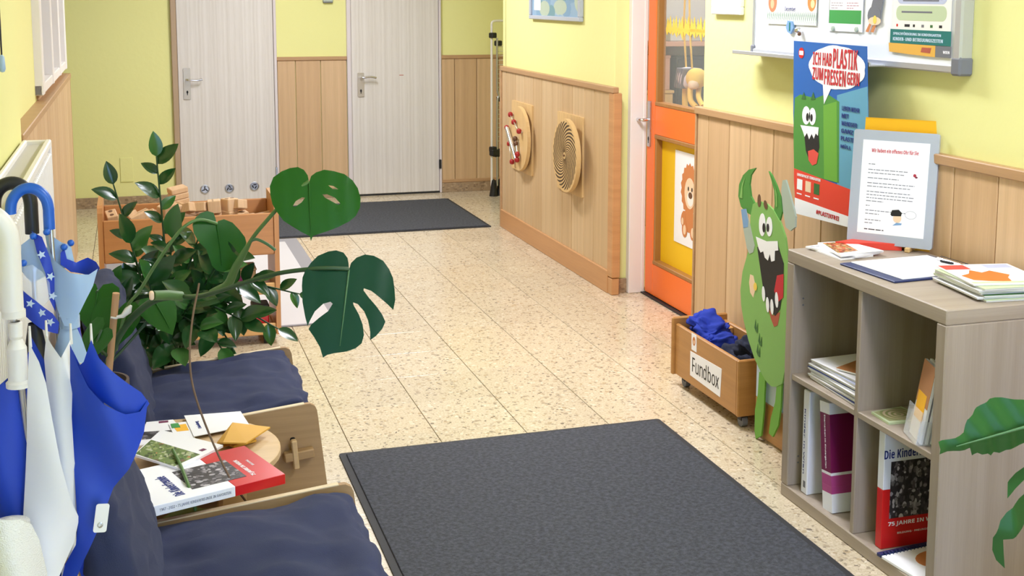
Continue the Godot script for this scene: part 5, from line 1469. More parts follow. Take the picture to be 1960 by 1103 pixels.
func lost_property():
	var x0 := 1.975
	var x1 := 2.195
	var za := -4.325
	var zb := -3.772
	var t := thing("lost_property_box", "open wooden box on castors with a handwritten paper label by the right wall", "box", Vector3.ZERO)
	span(t, "front_panel", Vector3(x0, 0.045, za + 0.018), Vector3(x0 + 0.016, 0.248, zb - 0.016), M["fund_wood"], 0.004)
	span(t, "back_panel", Vector3(x1 - 0.016, 0.045, za + 0.018), Vector3(x1, 0.248, zb - 0.016), M["fund_wood"], 0.004)
	span(t, "end_panel", Vector3(x0 - 0.012, 0.042, za), Vector3(x1 + 0.005, 0.272, za + 0.018), M["fund_wood"], 0.005)
	span(t, "end_panel", Vector3(x0 - 0.002, 0.045, zb - 0.016), Vector3(x1, 0.25, zb), M["fund_wood"], 0.004)
	span(t, "bottom_panel", Vector3(x0 + 0.01, 0.045, za + 0.01), Vector3(x1 - 0.01, 0.06, zb - 0.01), M["fund_wood"], 0.002)
	span(t, "inner_rail", Vector3(x1 - 0.04, 0.215, za + 0.018), Vector3(x1 - 0.016, 0.24, za + 0.11), M["beech_edge"], 0.003)
	for x in [x0 + 0.035, x1 - 0.035]:
		for z in [za + 0.05, zb - 0.03]:
			var w := put(t, "castor", tube([Vector3(-0.01, 0, 0), Vector3(0.01, 0, 0)], 0.021, 14), M["corner_grey"], Vector3(x, 0.021, z))
			put(w, "fork", cbox(Vector3(0.028, 0.022, 0.028)), M["dark_metal"], Vector3(0, 0.014, 0))
	var l := put(t, "paper_label", slab(pairs([-4.168, 0.176, -3.904, 0.183, -3.912, 0.075, -4.166, 0.082]), 0.001), M["paper"], Vector3(x0, 0, 0), FACE_LEFT)
	l.set_meta("label", "white paper label reading Fundbox")
	words(l, "lettering", "Fundbox", Rect2(-4.148, 0.102, 0.225, 0.058), Vector3(0, 0, 0.001), Basis(), M["print_black"])
	var c := put(t, "small_tag", slab(pairs([-4.16, 0.25, -4.118, 0.25, -4.115, 0.185, -4.158, 0.185]), 0.001), M["paper"], Vector3(x0, 0, 0), FACE_LEFT)
	put(c, "drawing", slab(oval(-4.137, 0.222, 0.012, 0.017, 14), 0.0005), M["lion"], Vector3(0, 0, 0.001))
	put(c, "drawing_face", slab(oval(-4.136, 0.219, 0.006, 0.008, 12), 0.0005), M["lion_light"], Vector3(0, 0, 0.0014))
	var a := thing("blue_jacket", "crumpled bright blue jacket in the lost property box", "clothing", Vector3(2.08, 0.175, -4.19))
	put(a, "bundle", pillow(Vector3(0.15, 0.15, 0.2), 0.06, 20, Vector3.ZERO, 0.03, 12.0, 8), M["fabric_blue"])
	put(a, "hood", pillow(Vector3(0.12, 0.10, 0.14), 0.045, 18, Vector3.ZERO, 0.035, 14.0, 18), M["fabric_blue"], Vector3(-0.01, 0.065, -0.02), turn(Vector3(0.4, 0.3, 0.2)))
	var b := thing("navy_clothes", "dark navy clothes in the near half of the lost property box", "clothing", Vector3(2.085, 0.165, -3.93))
	put(b, "bundle", pillow(Vector3(0.155, 0.14, 0.26), 0.06, 22, Vector3.ZERO, 0.03, 12.0, 28), M["fabric_navy"])
	put(b, "sleeve", pillow(Vector3(0.12, 0.09, 0.16), 0.04, 18, Vector3.ZERO, 0.035, 14.0, 38), M["fabric_navy"], Vector3(0.02, 0.06, 0.06), turn(Vector3(0.5, 0.2, 0.1)))

func standee():
	var t := thing("monster_standee", "green cardboard cut-out of a horned cartoon monster leaning between box and shelf", "cut-out", Vector3(2.0, 0.008, 0))
	var tilt := FACE_LEFT
	var p := func(n: String, a: Array, m: String, off: float, th: float):
		put(t, n, slab(pairs(a), th), M[m], Vector3(-off, 0, 0), tilt)
	p.call("horn", ST_HORN_L, "green_b", 0.0, 0.006)
	p.call("horn", ST_HORN_R, "green_b", 0.0, 0.006)
	p.call("right_bottle", ST_BOT_R, "bottle_grey", -0.002, 0.006)
	p.call("leg", ST_LEG_A, "green_a", 0.001, 0.006)
	p.call("leg", ST_LEG_B, "green_a", 0.001, 0.006)
	p.call("body", ST_BODY, "green_c", 0.002, 0.006)
	p.call("left_bottle", ST_BOT_L, "bottle_grey", 0.008, 0.001)
	p.call("bottle_label", ST_BOT_LB, "bottle_blue", 0.009, 0.0006)
	p.call("lip", ST_LIP, "lip", 0.008, 0.0006)
	p.call("mouth", ST_MOUTH, "print_black", 0.0086, 0.0006)
	p.call("tongue", ST_TONGUE, "print_red", 0.0092, 0.0006)
	p.call("teeth", ST_TEETH, "paper", 0.0098, 0.0006)
	p.call("patch", ST_PATCH, "lion_light", 0.008, 0.0006)
	var d := func(n: String, o: PackedVector2Array, m: String, off: float):
		put(t, n, slab(o, 0.0006), M[m], Vector3(-off, 0, 0), tilt)
	d.call("eye", oval(-3.664, 0.744, 0.023, 0.039), "paper", 0.0086)
	d.call("eye", oval(-3.616, 0.746, 0.021, 0.033), "paper", 0.0086)
	d.call("pupil", oval(-3.651, 0.736, 0.010, 0.016), "print_black", 0.0093)
	d.call("pupil", oval(-3.624, 0.741, 0.009, 0.014), "print_black", 0.0093)
	d.call("brow", oval(-3.69, 0.822, 0.012, 0.022), "brown", 0.0086)
	d.call("brow", oval(-3.645, 0.815, 0.012, 0.016, 16, 0.6), "brown", 0.0086)
	d.call("yellow_spot", oval(-3.70, 0.523, 0.012, 0.014), "crown_paper", 0.0092)
	for k in 4:
		d.call("lower_tooth", oval(-3.64 + k * 0.03, 0.512 - sin(k * 1.05) * 0.035, 0.011, 0.026, 14, 0.15), "paper", 0.0098)
	for q in [[-3.70, 0.38], [-3.67, 0.34], [-3.68, 0.30]]:
		d.call("fur_mark", pairs([q[0], q[1], q[0] + 0.008, q[1] + 0.03, q[0] + 0.014, q[1] - 0.002, q[0] + 0.024, q[1] + 0.022, q[0] + 0.026, q[1] - 0.012, q[0] + 0.012, q[1] - 0.012]), "green_dark", 0.0086)
	for q in [[-3.668, 0.85], [-3.545, 0.85]]:
		pass
	d.call("horn_shine", pairs([-3.835, 0.81, -3.82, 0.86, -3.80, 0.885, -3.815, 0.85, -3.815, 0.81]), "green_c", 0.0068)
	d.call("horn_shine", pairs([-3.57, 0.82, -3.575, 0.86, -3.59, 0.885, -3.58, 0.85, -3.578, 0.82]), "green_c", 0.0068)
	span(t, "backing_board", Vector3(0.012, 0.0, -3.715), Vector3(0.02, 0.13, -3.36), M["fund_wood"], 0.002)
	span(t, "backing_board", Vector3(0.012, 0.13, -3.715), Vector3(0.02, 0.34, -3.36), M["pale_blue"], 0.002)
	span(t, "support_strut", Vector3(0.02, 0.0, -3.56), Vector3(0.12, 0.3, -3.545), M["mdf"], 0.002)

# ---------------------------------------------------------------- umbrellas
# a loosely folded umbrella, handle up: panels hang between ribs from the rim down to the tip
func canopy(t: Node, top: Vector3, tip: Vector3, rim: Array, swell: Array, cols: Array, dip: float, waist := -1.0):
	var n := rim.size()
	var axis := tip - top
	for k in n:
		var st := SurfaceTool.new()
		st.begin(Mesh.PRIMITIVE_TRIANGLES)
		var a0 := TAU * k / n
		var a1 := TAU * (k + 1) / n
		var grid := []
		for i in 15:
			var v := i / 14.0
			var row := []
			for j in 11:
				var u := j / 10.0
				var hump := sin(PI * u)
				var a := lerpf(a0, a1, u)
				var taper := pow(1.0 - v, 0.62)
				if waist > 0.0:
					taper = absf(v - waist) * 1.1 + 0.16 if v < waist else 0.16 + 0.55 * sin((v - waist) / (1.0 - waist) * PI) * 0.5
				var rr: float = lerpf(rim[k], rim[(k + 1) % n], u) * taper
				var fat := sin(PI * minf(1.0, v * 1.25 + 0.18))
				rr += swell[k] * hump * fat * (0.35 + 0.65 * taper)
				rr += 0.006 * sin(u * 9.0 + v * 7.0 + k) * taper
				var vv := v + dip * hump * (1.0 - v)
				row.append(top + axis * vv + Vector3(cos(a), 0, sin(a)) * maxf(rr, 0.004))
			grid.append(row)
		for i in 14:
			for j in 10:
				for q in [[i, j], [i, j + 1], [i + 1, j + 1], [i, j], [i + 1, j + 1], [i + 1, j]]:
					st.add_vertex(grid[q[0]][q[1]])
		st.generate_normals()
		put(t, "canopy_panel", st.commit(), M[cols[k]])
		var r0: Vector3 = grid[0][0]
		put(t, "rib_tip", tube([r0 - Vector3(0, 0.01, 0), r0 + Vector3(0, 0.022, 0)], [0.0025, 0.0018], 6), M["handle_white"])

func crook(t: Node, base: Vector3, h: float, w: float, r: float, mat: String, dirn := Vector3(-1, 0, 0)):
	var pts := [base, base + Vector3(0, h * 0.6, 0)]
	for k in 9:
		var a := PI * k / 8.0
		pts.append(base + Vector3(0, h * 0.75, 0) + dirn * (w * (1.0 - cos(a)) * 0.5) + Vector3(0, sin(a) * w * 0.62, 0))
	pts.append(base + Vector3(0, h * 0.62, 0) + dirn * w)
	put(t, "handle", tube(curve(pts, 3), r, 14), M[mat])

func umbrellas():
	var s := thing("umbrella_stand", "dark metal umbrella stand holding the umbrellas at the left", "umbrella stand", Vector3(-0.15, 0, -2.36))
	put(s, "tray", lathe([Vector2(0.0005, 0.012), Vector2(0.14, 0.012), Vector2(0.145, 0.03), Vector2(0.15, 0.03), Vector2(0.15, 0.0), Vector2(0.0005, 0.0)], 28), M["dark_metal"])
	for y in [0.16, 0.30]:
		var ring := []
		for k in 29:
			ring.append(Vector3(cos(TAU * k / 28) * 0.14, y, sin(TAU * k / 28) * 0.14))
		put(s, "ring", tube(ring, 0.006, 8, false), M["dark_metal"])
	for k in 6:
		put(s, "upright", tube([Vector3(cos(TAU * k / 6) * 0.14, 0.02, sin(TAU * k / 6) * 0.14), Vector3(cos(TAU * k / 6) * 0.14, 0.30, sin(TAU * k / 6) * 0.14)], 0.005, 8), M["dark_metal"])
	# blue and white umbrella
	var b := thing("blue_white_umbrella", "large loosely furled blue and white umbrella with a white crook handle", "umbrella", Vector3.ZERO)
	var tip := Vector3(-0.165, 0.06, -2.30)
	var e := "umbrella_blue"
	var w := "umbrella_white"
	canopy(b, Vector3(-0.15, 0.82, -2.31), tip, [0.05, 0.05, 0.05, 0.05, 0.05, 0.05, 0.05, 0.05], [0.03, 0.02, 0.02, 0.02, 0.03, 0.03, 0.03, 0.03], [e, w, e, w, e, w, e, w], 0.08)
	flap(b, UB_BACK, -2.25, 0.012, e)
	flap(b, UB_FLAP, -2.23, 0.016, e)
	flap(b, UB_LEFT, -2.215, 0.02, e)
	flap(b, UB_RIGHT, -2.22, 0.042, e)
	flap(b, UB_WHITE2, -2.20, 0.016, w)
	flap(b, UB_WHITE1, -2.185, 0.024, w)
	for q in [Vector3(-0.184, 0.923, -2.2), Vector3(-0.182, 0.935, -2.185), Vector3(-0.157, 0.939, -2.2), Vector3(-0.119, 0.928, -2.21), Vector3(-0.087, 0.92, -2.23)]:
		put(b, "rib_tip", tube([q - Vector3(0, 0.012, 0), q + Vector3(0, 0.024, 0)], [0.003, 0.002], 6), M["handle_white"])
	put(b, "shaft", tube([Vector3(-0.206, 0.98, -2.18), tip + Vector3(0, 0.02, 0)], 0.006, 10), M["steel"])
	put(b, "runner", lathe([Vector2(0.008, 0.10), Vector2(0.011, 0.098), Vector2(0.011, 0.075), Vector2(0.009, 0.07), Vector2(0.016, 0.055), Vector2(0.016, 0.0), Vector2(0.02, -0.004), Vector2(0.02, -0.012), Vector2(0.006, -0.012)], 18), M["handle_white"], Vector3(-0.203, 0.87, -2.18))
	put(b, "collar", lathe([Vector2(0.006, 0.012), Vector2(0.019, 0.012), Vector2(0.019, 0.0), Vector2(0.006, 0.0)], 18), M["handle_white"], Vector3(-0.205, 0.978, -2.18))
	crook(b, Vector3(-0.207, 0.99, -2.18), 0.15, 0.085, 0.0185, "handle_white")
	put(b, "strap", slab(rounded(-0.011, -0.05, 0.011, 0.0, 0.004), 0.0015), M[w], Vector3(-0.077, 0.648, -2.15), turn(Vector3(0, 0.2, -0.16)))
	put(b, "snap", lathe([Vector2(0.003, 0.002), Vector2(0.005, 0.002), Vector2(0.005, 0.0)], 14), M["steel"], Vector3(-0.083, 0.612, -2.148), Basis(Vector3(1, 0, 0), Vector3(0, 0, 1), Vector3(0, -1, 0)))
	# child's umbrella
	var c := thing("clear_blue_umbrella", "child's clear and blue star-patterned umbrella with a blue crook handle", "umbrella", Vector3.ZERO)
	var ct := Vector3(-0.155, 1.02, -2.62)
	flap(c, UC_LEFTB, -2.65, 0.012, "umbrella_pale")
	flap(c, UC_BACKP, -2.66, 0.012, "umbrella_pale")
	flap(c, UC_RIM, -2.63, -0.02, "umbrella_deep")
	flap(c, UC_STRIP, -2.605, 0.008, "umbrella_deep")
	flap(c, UC_PALE, -2.615, 0.03, "umbrella_pale")
	flap(c, UC_CLEAR, -2.595, 0.014, "clear_film")
	flap(c, UC_STARS, -2.585, 0.016, "umbrella_deep")
	flap(c, UC_LOWER, -2.615, 0.02, "umbrella_pale")
	put(c, "rolled_canopy", lathe([Vector2(0.018, 0.86), Vector2(0.03, 0.76), Vector2(0.034, 0.6), Vector2(0.02, 0.3), Vector2(0.006, 0.2)], 16), M["umbrella_deep"], Vector3(-0.145, 0, -2.64))
	put(c, "shaft", tube([Vector3(-0.17, 1.06, -2.62), Vector3(-0.15, 0.2, -2.60)], 0.005, 8), M["steel"])
	crook(c, Vector3(-0.172, 1.045, -2.62), 0.055, 0.07, 0.011, "handle_blue")
	put(c, "tie_band", lathe([Vector2(0.018, 0.012), Vector2(0.02, 0.012), Vector2(0.02, -0.012), Vector2(0.018, -0.012)], 18), M["umbrella_pale"], Vector3(-0.142, 0.856, -2.61))
	for q in [Vector3(-0.201, 1.036, -2.6), Vector3(-0.176, 1.043, -2.6), Vector3(-0.135, 1.008, -2.655), Vector3(-0.221, 0.985, -2.59), Vector3(-0.147, 1.004, -2.635)]:
		put(c, "rib_ball", pillow(Vector3(0.014, 0.014, 0.014), 0.0068, 6), M["handle_blue"], q)
	for q in [[-0.21, 0.908], [-0.19, 0.888], [-0.175, 0.868], [-0.172, 0.955], [-0.17, 0.915], [-0.187, 1.0]]:
		var star := PackedVector2Array()
		for i in 10:
			star.append(Vector2(cos(TAU * i / 10), sin(TAU * i / 10)) * (0.009 if i % 2 == 0 else 0.004))
		put(c, "printed_star", slab(star, 0.0008), M["pale_blue"], Vector3(q[0], q[1], -2.566 if q[1] < 0.95 and q[0] < -0.173 else -2.59), turn(Vector3(0, 0, q[0] * 30)))
	# black umbrella, mostly hidden
	var d := thing("black_umbrella", "black umbrella handle hooked up behind the blue one", "umbrella", Vector3.ZERO)
	crook(d, Vector3(-0.212, 1.02, -2.72), 0.085, 0.07, 0.014, "handle_black")
	put(d, "shaft", tube([Vector3(-0.212, 1.05, -2.72), Vector3(-0.20, 0.05, -2.45)], 0.005, 8), M["steel"])
	put(d, "furled_canopy", lathe([Vector2(0.012, 0.86), Vector2(0.022, 0.80), Vector2(0.026, 0.5), Vector2(0.015, 0.15), Vector2(0.006, 0.05)], 14), M["handle_black"], Vector3(-0.207, 0.0, -2.6))
	# frosted white umbrella
	var f := thing("frosted_umbrella", "white embossed plastic umbrella at the lower left corner", "umbrella", Vector3.ZERO)
	flap(f, UF_DOME, -2.06, 0.045, "frosted")
	put(f, "furled_body", lathe([Vector2(0.0005, 0.66), Vector2(0.03, 0.65), Vector2(0.045, 0.5), Vector2(0.03, 0.3), Vector2(0.006, 0.08)], 20), M["frosted"], Vector3(-0.22, 0, -2.11))

# a hanging fold of cloth: an outline in x and y that bulges towards the room
func flap(t: Node, a: Array, z: float, bulge: float, mat: String):
	var o := pairs(a)
	var lo := o[0]
	var hi := o[0]
	for p in o:
		lo = lo.min(p)
		hi = hi.max(p)
	var c := (lo + hi) * 0.5
	var h := (hi - lo) * 0.5
	put(t, "canopy_panel", leaf_mesh(o, [], maxf(0.006, h.y / 16.0), func(p: Vector2): return Vector3(p.x, p.y, z + bulge * (1.0 - pow((p.x - c.x) / h.x, 2)) + 0.25 * bulge * sin((p.x + 0.4 * p.y) * 34.0 + z * 40.0) + 0.2 * bulge * sin(p.y * 21.0 + p.x * 50.0))), M[mat])

# ---------------------------------------------------------------- plants
func leaflet(l: float, w: float, fold: float, droop: float) -> ArrayMesh:
	var st := SurfaceTool.new()
	st.begin(Mesh.PRIMITIVE_TRIANGLES)
	var rows := []
	for i in 9:
		var u := i / 8.0
		var half := w * pow(sin(PI * pow(u, 0.8)), 0.8) if i > 0 and i < 8 else 0.0005
		var y := -droop * u * u
		var row := []
		for j in 5:
			var s := (j - 2) / 2.0
			row.append(Vector3(s * half, y + fold * absf(s) * half, -u * l))
		rows.append(row)
	for i in 8:
		for j in 4:
			for q in [[i, j], [i, j + 1], [i + 1, j + 1], [i, j], [i + 1, j + 1], [i + 1, j]]:
				st.add_vertex(rows[q[0]][q[1]])
	st.generate_normals()
	return st.commit()

func pot(t: Node, r: float, h: float, mat: String, at := Vector3.ZERO):
	put(t, "pot", lathe([Vector2(0.0005, 0.0), Vector2(r * 0.72, 0.0), Vector2(r * 0.76, 0.006), Vector2(r * 0.96, h - 0.03), Vector2(r, h - 0.028), Vector2(r, h), Vector2(r * 0.92, h), Vector2(r * 0.9, h - 0.025)], 32), M[mat], at)
	put(t, "soil", lathe([Vector2(0.0005, h - 0.02), Vector2(r * 0.91, h - 0.024)], 24), M["soil"], at)

func plants():
	# glossy-leaved plant standing on the floor behind the far armchair
	var z := thing("glossy_leaf_plant", "bushy plant with many small glossy dark leaves behind the far armchair", "plant", Vector3.ZERO)
	var base := Vector3(0.06, 0.0, -4.36)
	pot(z, 0.14, 0.2, "pot", base)
	var lm := [leaflet(0.10, 0.028, 0.25, 0.012), leaflet(0.088, 0.025, 0.4, 0.02), leaflet(0.112, 0.032, 0.2, 0.014)]
	var stalks := [
		[Vector3(0.062, 0.975, -4.30), 0.06, 16, 0.8], [Vector3(-0.078, 0.885, -4.31), 0.05, 9, 0.75], [Vector3(-0.03, 0.70, -4.22), 0.0, 12, 1.0],
		[Vector3(0.10, 0.72, -4.16), 0.0, 14, 1.0], [Vector3(0.19, 0.73, -4.18), 0.04, 14, 1.0], [Vector3(0.27, 0.66, -4.16), 0.06, 14, 0.95],
		[Vector3(0.02, 0.60, -4.10), 0.0, 12, 1.0], [Vector3(0.36, 0.57, -4.15), 0.10, 14, 0.9], [Vector3(0.51, 0.50, -4.18), 0.16, 12, 0.75],
		[Vector3(0.32, 0.44, -4.10), 0.14, 13, 0.9], [Vector3(0.24, 0.36, -4.08), 0.17, 11, 0.85], [Vector3(0.16, 0.55, -4.05), 0.05, 14, 1.05],
		[Vector3(-0.10, 0.58, -4.15), 0.03, 12, 1.0], [Vector3(0.43, 0.40, -4.12), 0.17, 10, 0.8], [Vector3(0.22, 0.60, -4.28), 0.04, 14, 1.0],
		[Vector3(0.06, 0.46, -4.06), 0.08, 10, 1.0], [Vector3(-0.02, 0.50, -4.30), 0.03, 12, 1.0], [Vector3(0.30, 0.31, -4.09), 0.2, 8, 0.8], [Vector3(-0.07, 0.42, -4.12), 0.06, 10, 1.0], [Vector3(0.10, 0.38, -4.05), 0.1, 10, 1.0], [Vector3(0.18, 0.44, -4.03), 0.1, 11, 1.0], [Vector3(0.0, 0.36, -4.08), 0.1, 9, 0.95],
	]
	var num := 0
	for q in stalks:
		var end: Vector3 = q[0]
		var st := base + Vector3(rng.randf_range(-0.04, 0.04), 0.18, rng.randf_range(-0.04, 0.04))
		var mid: Vector3 = st.lerp(end, 0.5) + Vector3(0, q[1] + 0.03, 0)
		var path := curve([st, st.lerp(mid, 0.5) + Vector3(0, 0.03, 0), mid, end], 6)
		var rad := []
		for i in path.size():
			rad.append(lerpf(0.007, 0.0022, float(i) / path.size()))
		put(z, "stalk", tube(path, rad, 7), M["stem_dark"])
		var cnt: int = q[2]
		for i in cnt:
			var u := 0.38 + 0.62 * float(i) / (cnt - 1)
			var f := u * (path.size() - 1)
			var i0 := mini(int(f), path.size() - 2)
			var p: Vector3 = path[i0].lerp(path[i0 + 1], f - i0)
			var d: Vector3 = (path[i0 + 1] - path[i0]).normalized()
			var s := -1.0 if i % 2 else 1.0
			var side := d.cross(Vector3(0.1, 0.2, 1)).normalized() * s
			var fwd := (side * 0.85 + d * 0.75 + Vector3(0, 0.05, rng.randf_range(-0.2, 0.5))).normalized()
			if i == cnt - 1:
				fwd = d
			var up := Vector3(rng.randf_range(-0.3, 0.3), 0.8, 0.75).normalized()
			up = (up - fwd * up.dot(fwd)).normalized()
			var b := Basis(fwd.cross(up).normalized(), up, -fwd) * Basis.from_scale(Vector3.ONE * q[3] * rng.randf_range(0.85, 1.15))
			put(z, "leaf", lm[num % 3], M["leaf_zz_light" if num % 5 == 0 else "leaf_zz"], p, b)
			num += 1
	# large split-leaf plant, tied to a stick
	var m := thing("split_leaf_plant", "potted plant with large split leaves reaching over the armchair", "plant", Vector3.ZERO)
	span(m, "plant_stool", Vector3(-0.23, 0.36, -3.40), Vector3(-0.03, 0.38, -3.20), M["white_paint"], 0.004)
	for x in [-0.215, -0.045]:
		for zz in [-3.385, -3.215]:
			put(m, "stool_leg", tube([Vector3(x, 0, zz), Vector3(x, 0.36, zz)], 0.008, 8), M["white_paint"])
	pot(m, 0.085, 0.14, "pot", Vector3(-0.125, 0.38, -3.30))
	put(m, "stick", tube([Vector3(-0.063, 0.76, -3.25), Vector3(-0.10, 0.46, -3.27)], 0.0088, 12), M["stick_wood"])
	var cl := put(m, "plant_clip", tube([Vector3(-0.064, 0.70, -3.238), Vector3(-0.05, 0.702, -3.238), Vector3(-0.036, 0.715, -3.24), Vector3(-0.028, 0.728, -3.24)], [0.004, 0.006, 0.01, 0.003], 8), M["handle_white"])
	put(cl, "clip_loop", tube([Vector3(-0.078, 0.70, -3.24), Vector3(-0.066, 0.698, -3.236), Vector3(-0.055, 0.70, -3.24)], 0.003, 6), M["handle_white"])
	put(m, "main_stem", tube(curve([Vector3(-0.12, 0.48, -3.30), Vector3(-0.06, 0.64, -3.28), Vector3(0.02, 0.73, -3.25), Vector3(0.095, 0.752, -3.20)], 5), 0.009, 10), M["stem_dark"])
	put(m, "cut_stem", tube([Vector3(0.026, 0.768, -3.16), Vector3(0.06, 0.762, -3.18), Vector3(0.095, 0.752, -3.20)], [0.0125, 0.013, 0.012], 12), M["stem_green"])
	put(m, "cut_end", pillow(Vector3(0.012, 0.022, 0.022), 0.0058, 6), M["lion_light"], Vector3(0.022, 0.769, -3.158))
	put(m, "leaf_stalk", tube(curve([Vector3(0.389, 1.07, -2.952), Vector3(0.343, 1.035, -2.962), Vector3(0.283, 0.964, -2.99), Vector3(0.255, 0.92, -3.02), Vector3(0.224, 0.849, -3.08), Vector3(0.204, 0.795, -3.12), Vector3(0.158, 0.763, -3.16), Vector3(0.095, 0.75, -3.2)], 4), 0.0048, 9), M["stem_green"])
	put(m, "leaf_sheath", tube(curve([Vector3(0.255, 0.92, -3.02), Vector3(0.224, 0.849, -3.075), Vector3(0.204, 0.795, -3.115), Vector3(0.165, 0.768, -3.15)], 4), [0.004, 0.006, 0.008, 0.009, 0.010, 0.0105, 0.011, 0.011, 0.011, 0.010, 0.010, 0.009, 0.008], 9), M["stem_green"])
	put(m, "curled_shoot", tube(curve([Vector3(0.255, 0.92, -3.02), Vector3(0.268, 0.927, -3.0), Vector3(0.29, 0.918, -2.98), Vector3(0.308, 0.904, -2.97)], 4), 0.0038, 8), M["vein"])
	put(m, "leaf_stalk", tube(curve([Vector3(0.473, 0.861, -2.903), Vector3(0.424, 0.866, -2.905), Vector3(0.373, 0.863, -2.92), Vector3(0.309, 0.851, -2.95), Vector3(0.241, 0.824, -3.0), Vector3(0.174, 0.785, -3.08), Vector3(0.128, 0.759, -3.15), Vector3(0.095, 0.752, -3.2)], 4), 0.0055, 9), M["stem_dark"])
	put(m, "leaf_stalk", tube(curve([Vector3(0.184, 0.943, -3.152), Vector3(0.143, 0.959, -3.13), Vector3(0.108, 0.948, -3.12), Vector3(0.078, 0.914, -3.13), Vector3(0.033, 0.842, -3.17), Vector3(-0.008, 0.766, -3.22), Vector3(-0.039, 0.716, -3.26), Vector3(-0.07, 0.6, -3.29)], 4), 0.0042, 8), M["stem_green"])
	put(m, "hanging_root", tube(curve([Vector3(0.135, 0.80, -3.12), Vector3(0.13, 0.783, -3.1), Vector3(0.114, 0.73, -3.05), Vector3(0.103, 0.654, -3.0), Vector3(0.108, 0.578, -2.97), Vector3(0.139, 0.475, -2.94), Vector3(0.182, 0.371, -2.91), Vector3(0.219, 0.309, -2.9)], 4), 0.0026, 7), M["stem_brown"])
	big_leaf(m, LF_A, [LF_AH1, LF_AH2, LF_AH3], Vector3(0.389, 1.069, -2.95), Vector3(0.989, 0, 0.148), Vector3(0.049, 0.945, -0.323), "leaf_mid", 0.014, Vector2(0.002, -0.13))
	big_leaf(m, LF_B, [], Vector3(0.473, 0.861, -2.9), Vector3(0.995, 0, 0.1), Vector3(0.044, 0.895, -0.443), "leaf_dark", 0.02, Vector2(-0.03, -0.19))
	big_leaf(m, LF_C, [], Vector3(0.184, 0.943, -3.15), Vector3(0.958, 0, -0.287), Vector3(-0.079, 0.961, -0.265), "leaf_mid", 0.012, Vector2(0.0, -0.11))
	# lower leaves in the shade, and the wilted one
	var heart := pairs([0.0, 0.0, 0.012, 0.022, 0.04, 0.03, 0.065, 0.015, 0.075, -0.02, 0.065, -0.06, 0.04, -0.10, 0.0, -0.14, -0.04, -0.10, -0.065, -0.06, -0.075, -0.02, -0.065, 0.015, -0.04, 0.03, -0.012, 0.022])
	var flat := []
	for p in heart:
		flat.append(p.x)
		flat.append(p.y)
	for q in [[Vector3(-0.06, 0.70, -3.33), 0.9, -0.4], [Vector3(0.03, 0.71, -3.34), 0.72, 0.5], [Vector3(-0.10, 0.68, -3.20), 0.7, -0.9], [Vector3(-0.11, 0.74, -3.38), 0.8, -0.2]]:
		var bb := turn(Vector3(-0.5, q[2], q[2] * 0.5)) * Basis.from_scale(Vector3.ONE * q[1])
		big_leaf(m, flat, [], q[0], bb.x, bb.y, "leaf_mid", 0.01, Vector2(0, -0.12))
		put(m, "leaf_stalk", tube(curve([q[0], q[0] + Vector3(-0.01, -0.04, 0.0), Vector3(-0.08, 0.57, -3.3)], 4), 0.004, 7), M["stem_dark"])
	var fl := thing("wilted_leaf", "wilted brownish leaf on a long green stalk hanging from the leaflets on the table", "leaf", Vector3.ZERO)
	put(fl, "stalk", tube(curve([Vector3(0.058, 0.386, -3.10), Vector3(0.069, 0.382, -3.03), Vector3(0.077, 0.379, -2.967), Vector3(0.086, 0.374, -2.885), Vector3(0.097, 0.335, -2.868), Vector3(0.10, 0.318, -2.866)], 4), 0.0042, 8), M["stem_green"])
	var wl := pairs([-0.115, -0.045, -0.09, -0.012, -0.05, 0.006, -0.01, 0.012, 0.02, 0.004, 0.05, 0.004, 0.085, -0.006, 0.05, -0.016, 0.015, -0.022, -0.03, -0.034, -0.07, -0.044])
	put(fl, "blade", leaf_mesh(wl, [], 0.012, func(p: Vector2): return Vector3(0.10 + p.x, 0.318 + p.y, -2.864 + 0.004 * sin(p.x * 60.0) - p.y * 0.2)), M["leaf_wilt"])
	# broad-leaved plant in the right foreground
	var l := thing("broad_leaf_plant", "broad green leaves reaching in from the lower right corner", "plant", Vector3.ZERO)
	pot(l, 0.15, 0.26, "pot", Vector3(2.02, 0.0, -1.93))
	var root := Vector3(2.02, 0.25, -1.93)
	var blade := pairs([1.72, 0.69, 1.67, 0.722, 1.632, 0.729, 1.595, 0.735, 1.564, 0.736, 1.535, 0.721, 1.506, 0.703, 1.496, 0.68, 1.461, 0.672, 1.437, 0.669, 1.435, 0.647, 1.48, 0.647, 1.513, 0.647, 1.527, 0.626, 1.536, 0.632, 1.547, 0.627, 1.558, 0.629, 1.571, 0.621, 1.58, 0.626, 1.596, 0.621, 1.604, 0.629, 1.638, 0.631, 1.68, 0.66])
	put(l, "leaf", leaf_mesh(blade, [], 0.012, func(p: Vector2): return Vector3(p.x, p.y, -1.92 - 0.45 * absf(p.y - 0.655 - (p.x - 1.44) * 0.15) + 0.004 * sin(p.x * 110.0 + p.y * 60.0))), M["leaf_lily"])
	put(l, "midrib", tube(curve([Vector3(1.72, 0.697, -1.915), Vector3(1.62, 0.682, -1.915), Vector3(1.55, 0.672, -1.915), Vector3(1.47, 0.66, -1.917)], 4), [0.003, 0.003, 0.003, 0.003, 0.003, 0.0026, 0.0024, 0.0022, 0.002, 0.0018, 0.0015, 0.0012, 0.001], 6), M["vein"])
	put(l, "leaf_stalk", tube(curve([root, Vector3(1.95, 0.5, -1.93), Vector3(1.85, 0.65, -1.92), Vector3(1.71, 0.695, -1.918)], 5), 0.005, 8), M["stem_green"])
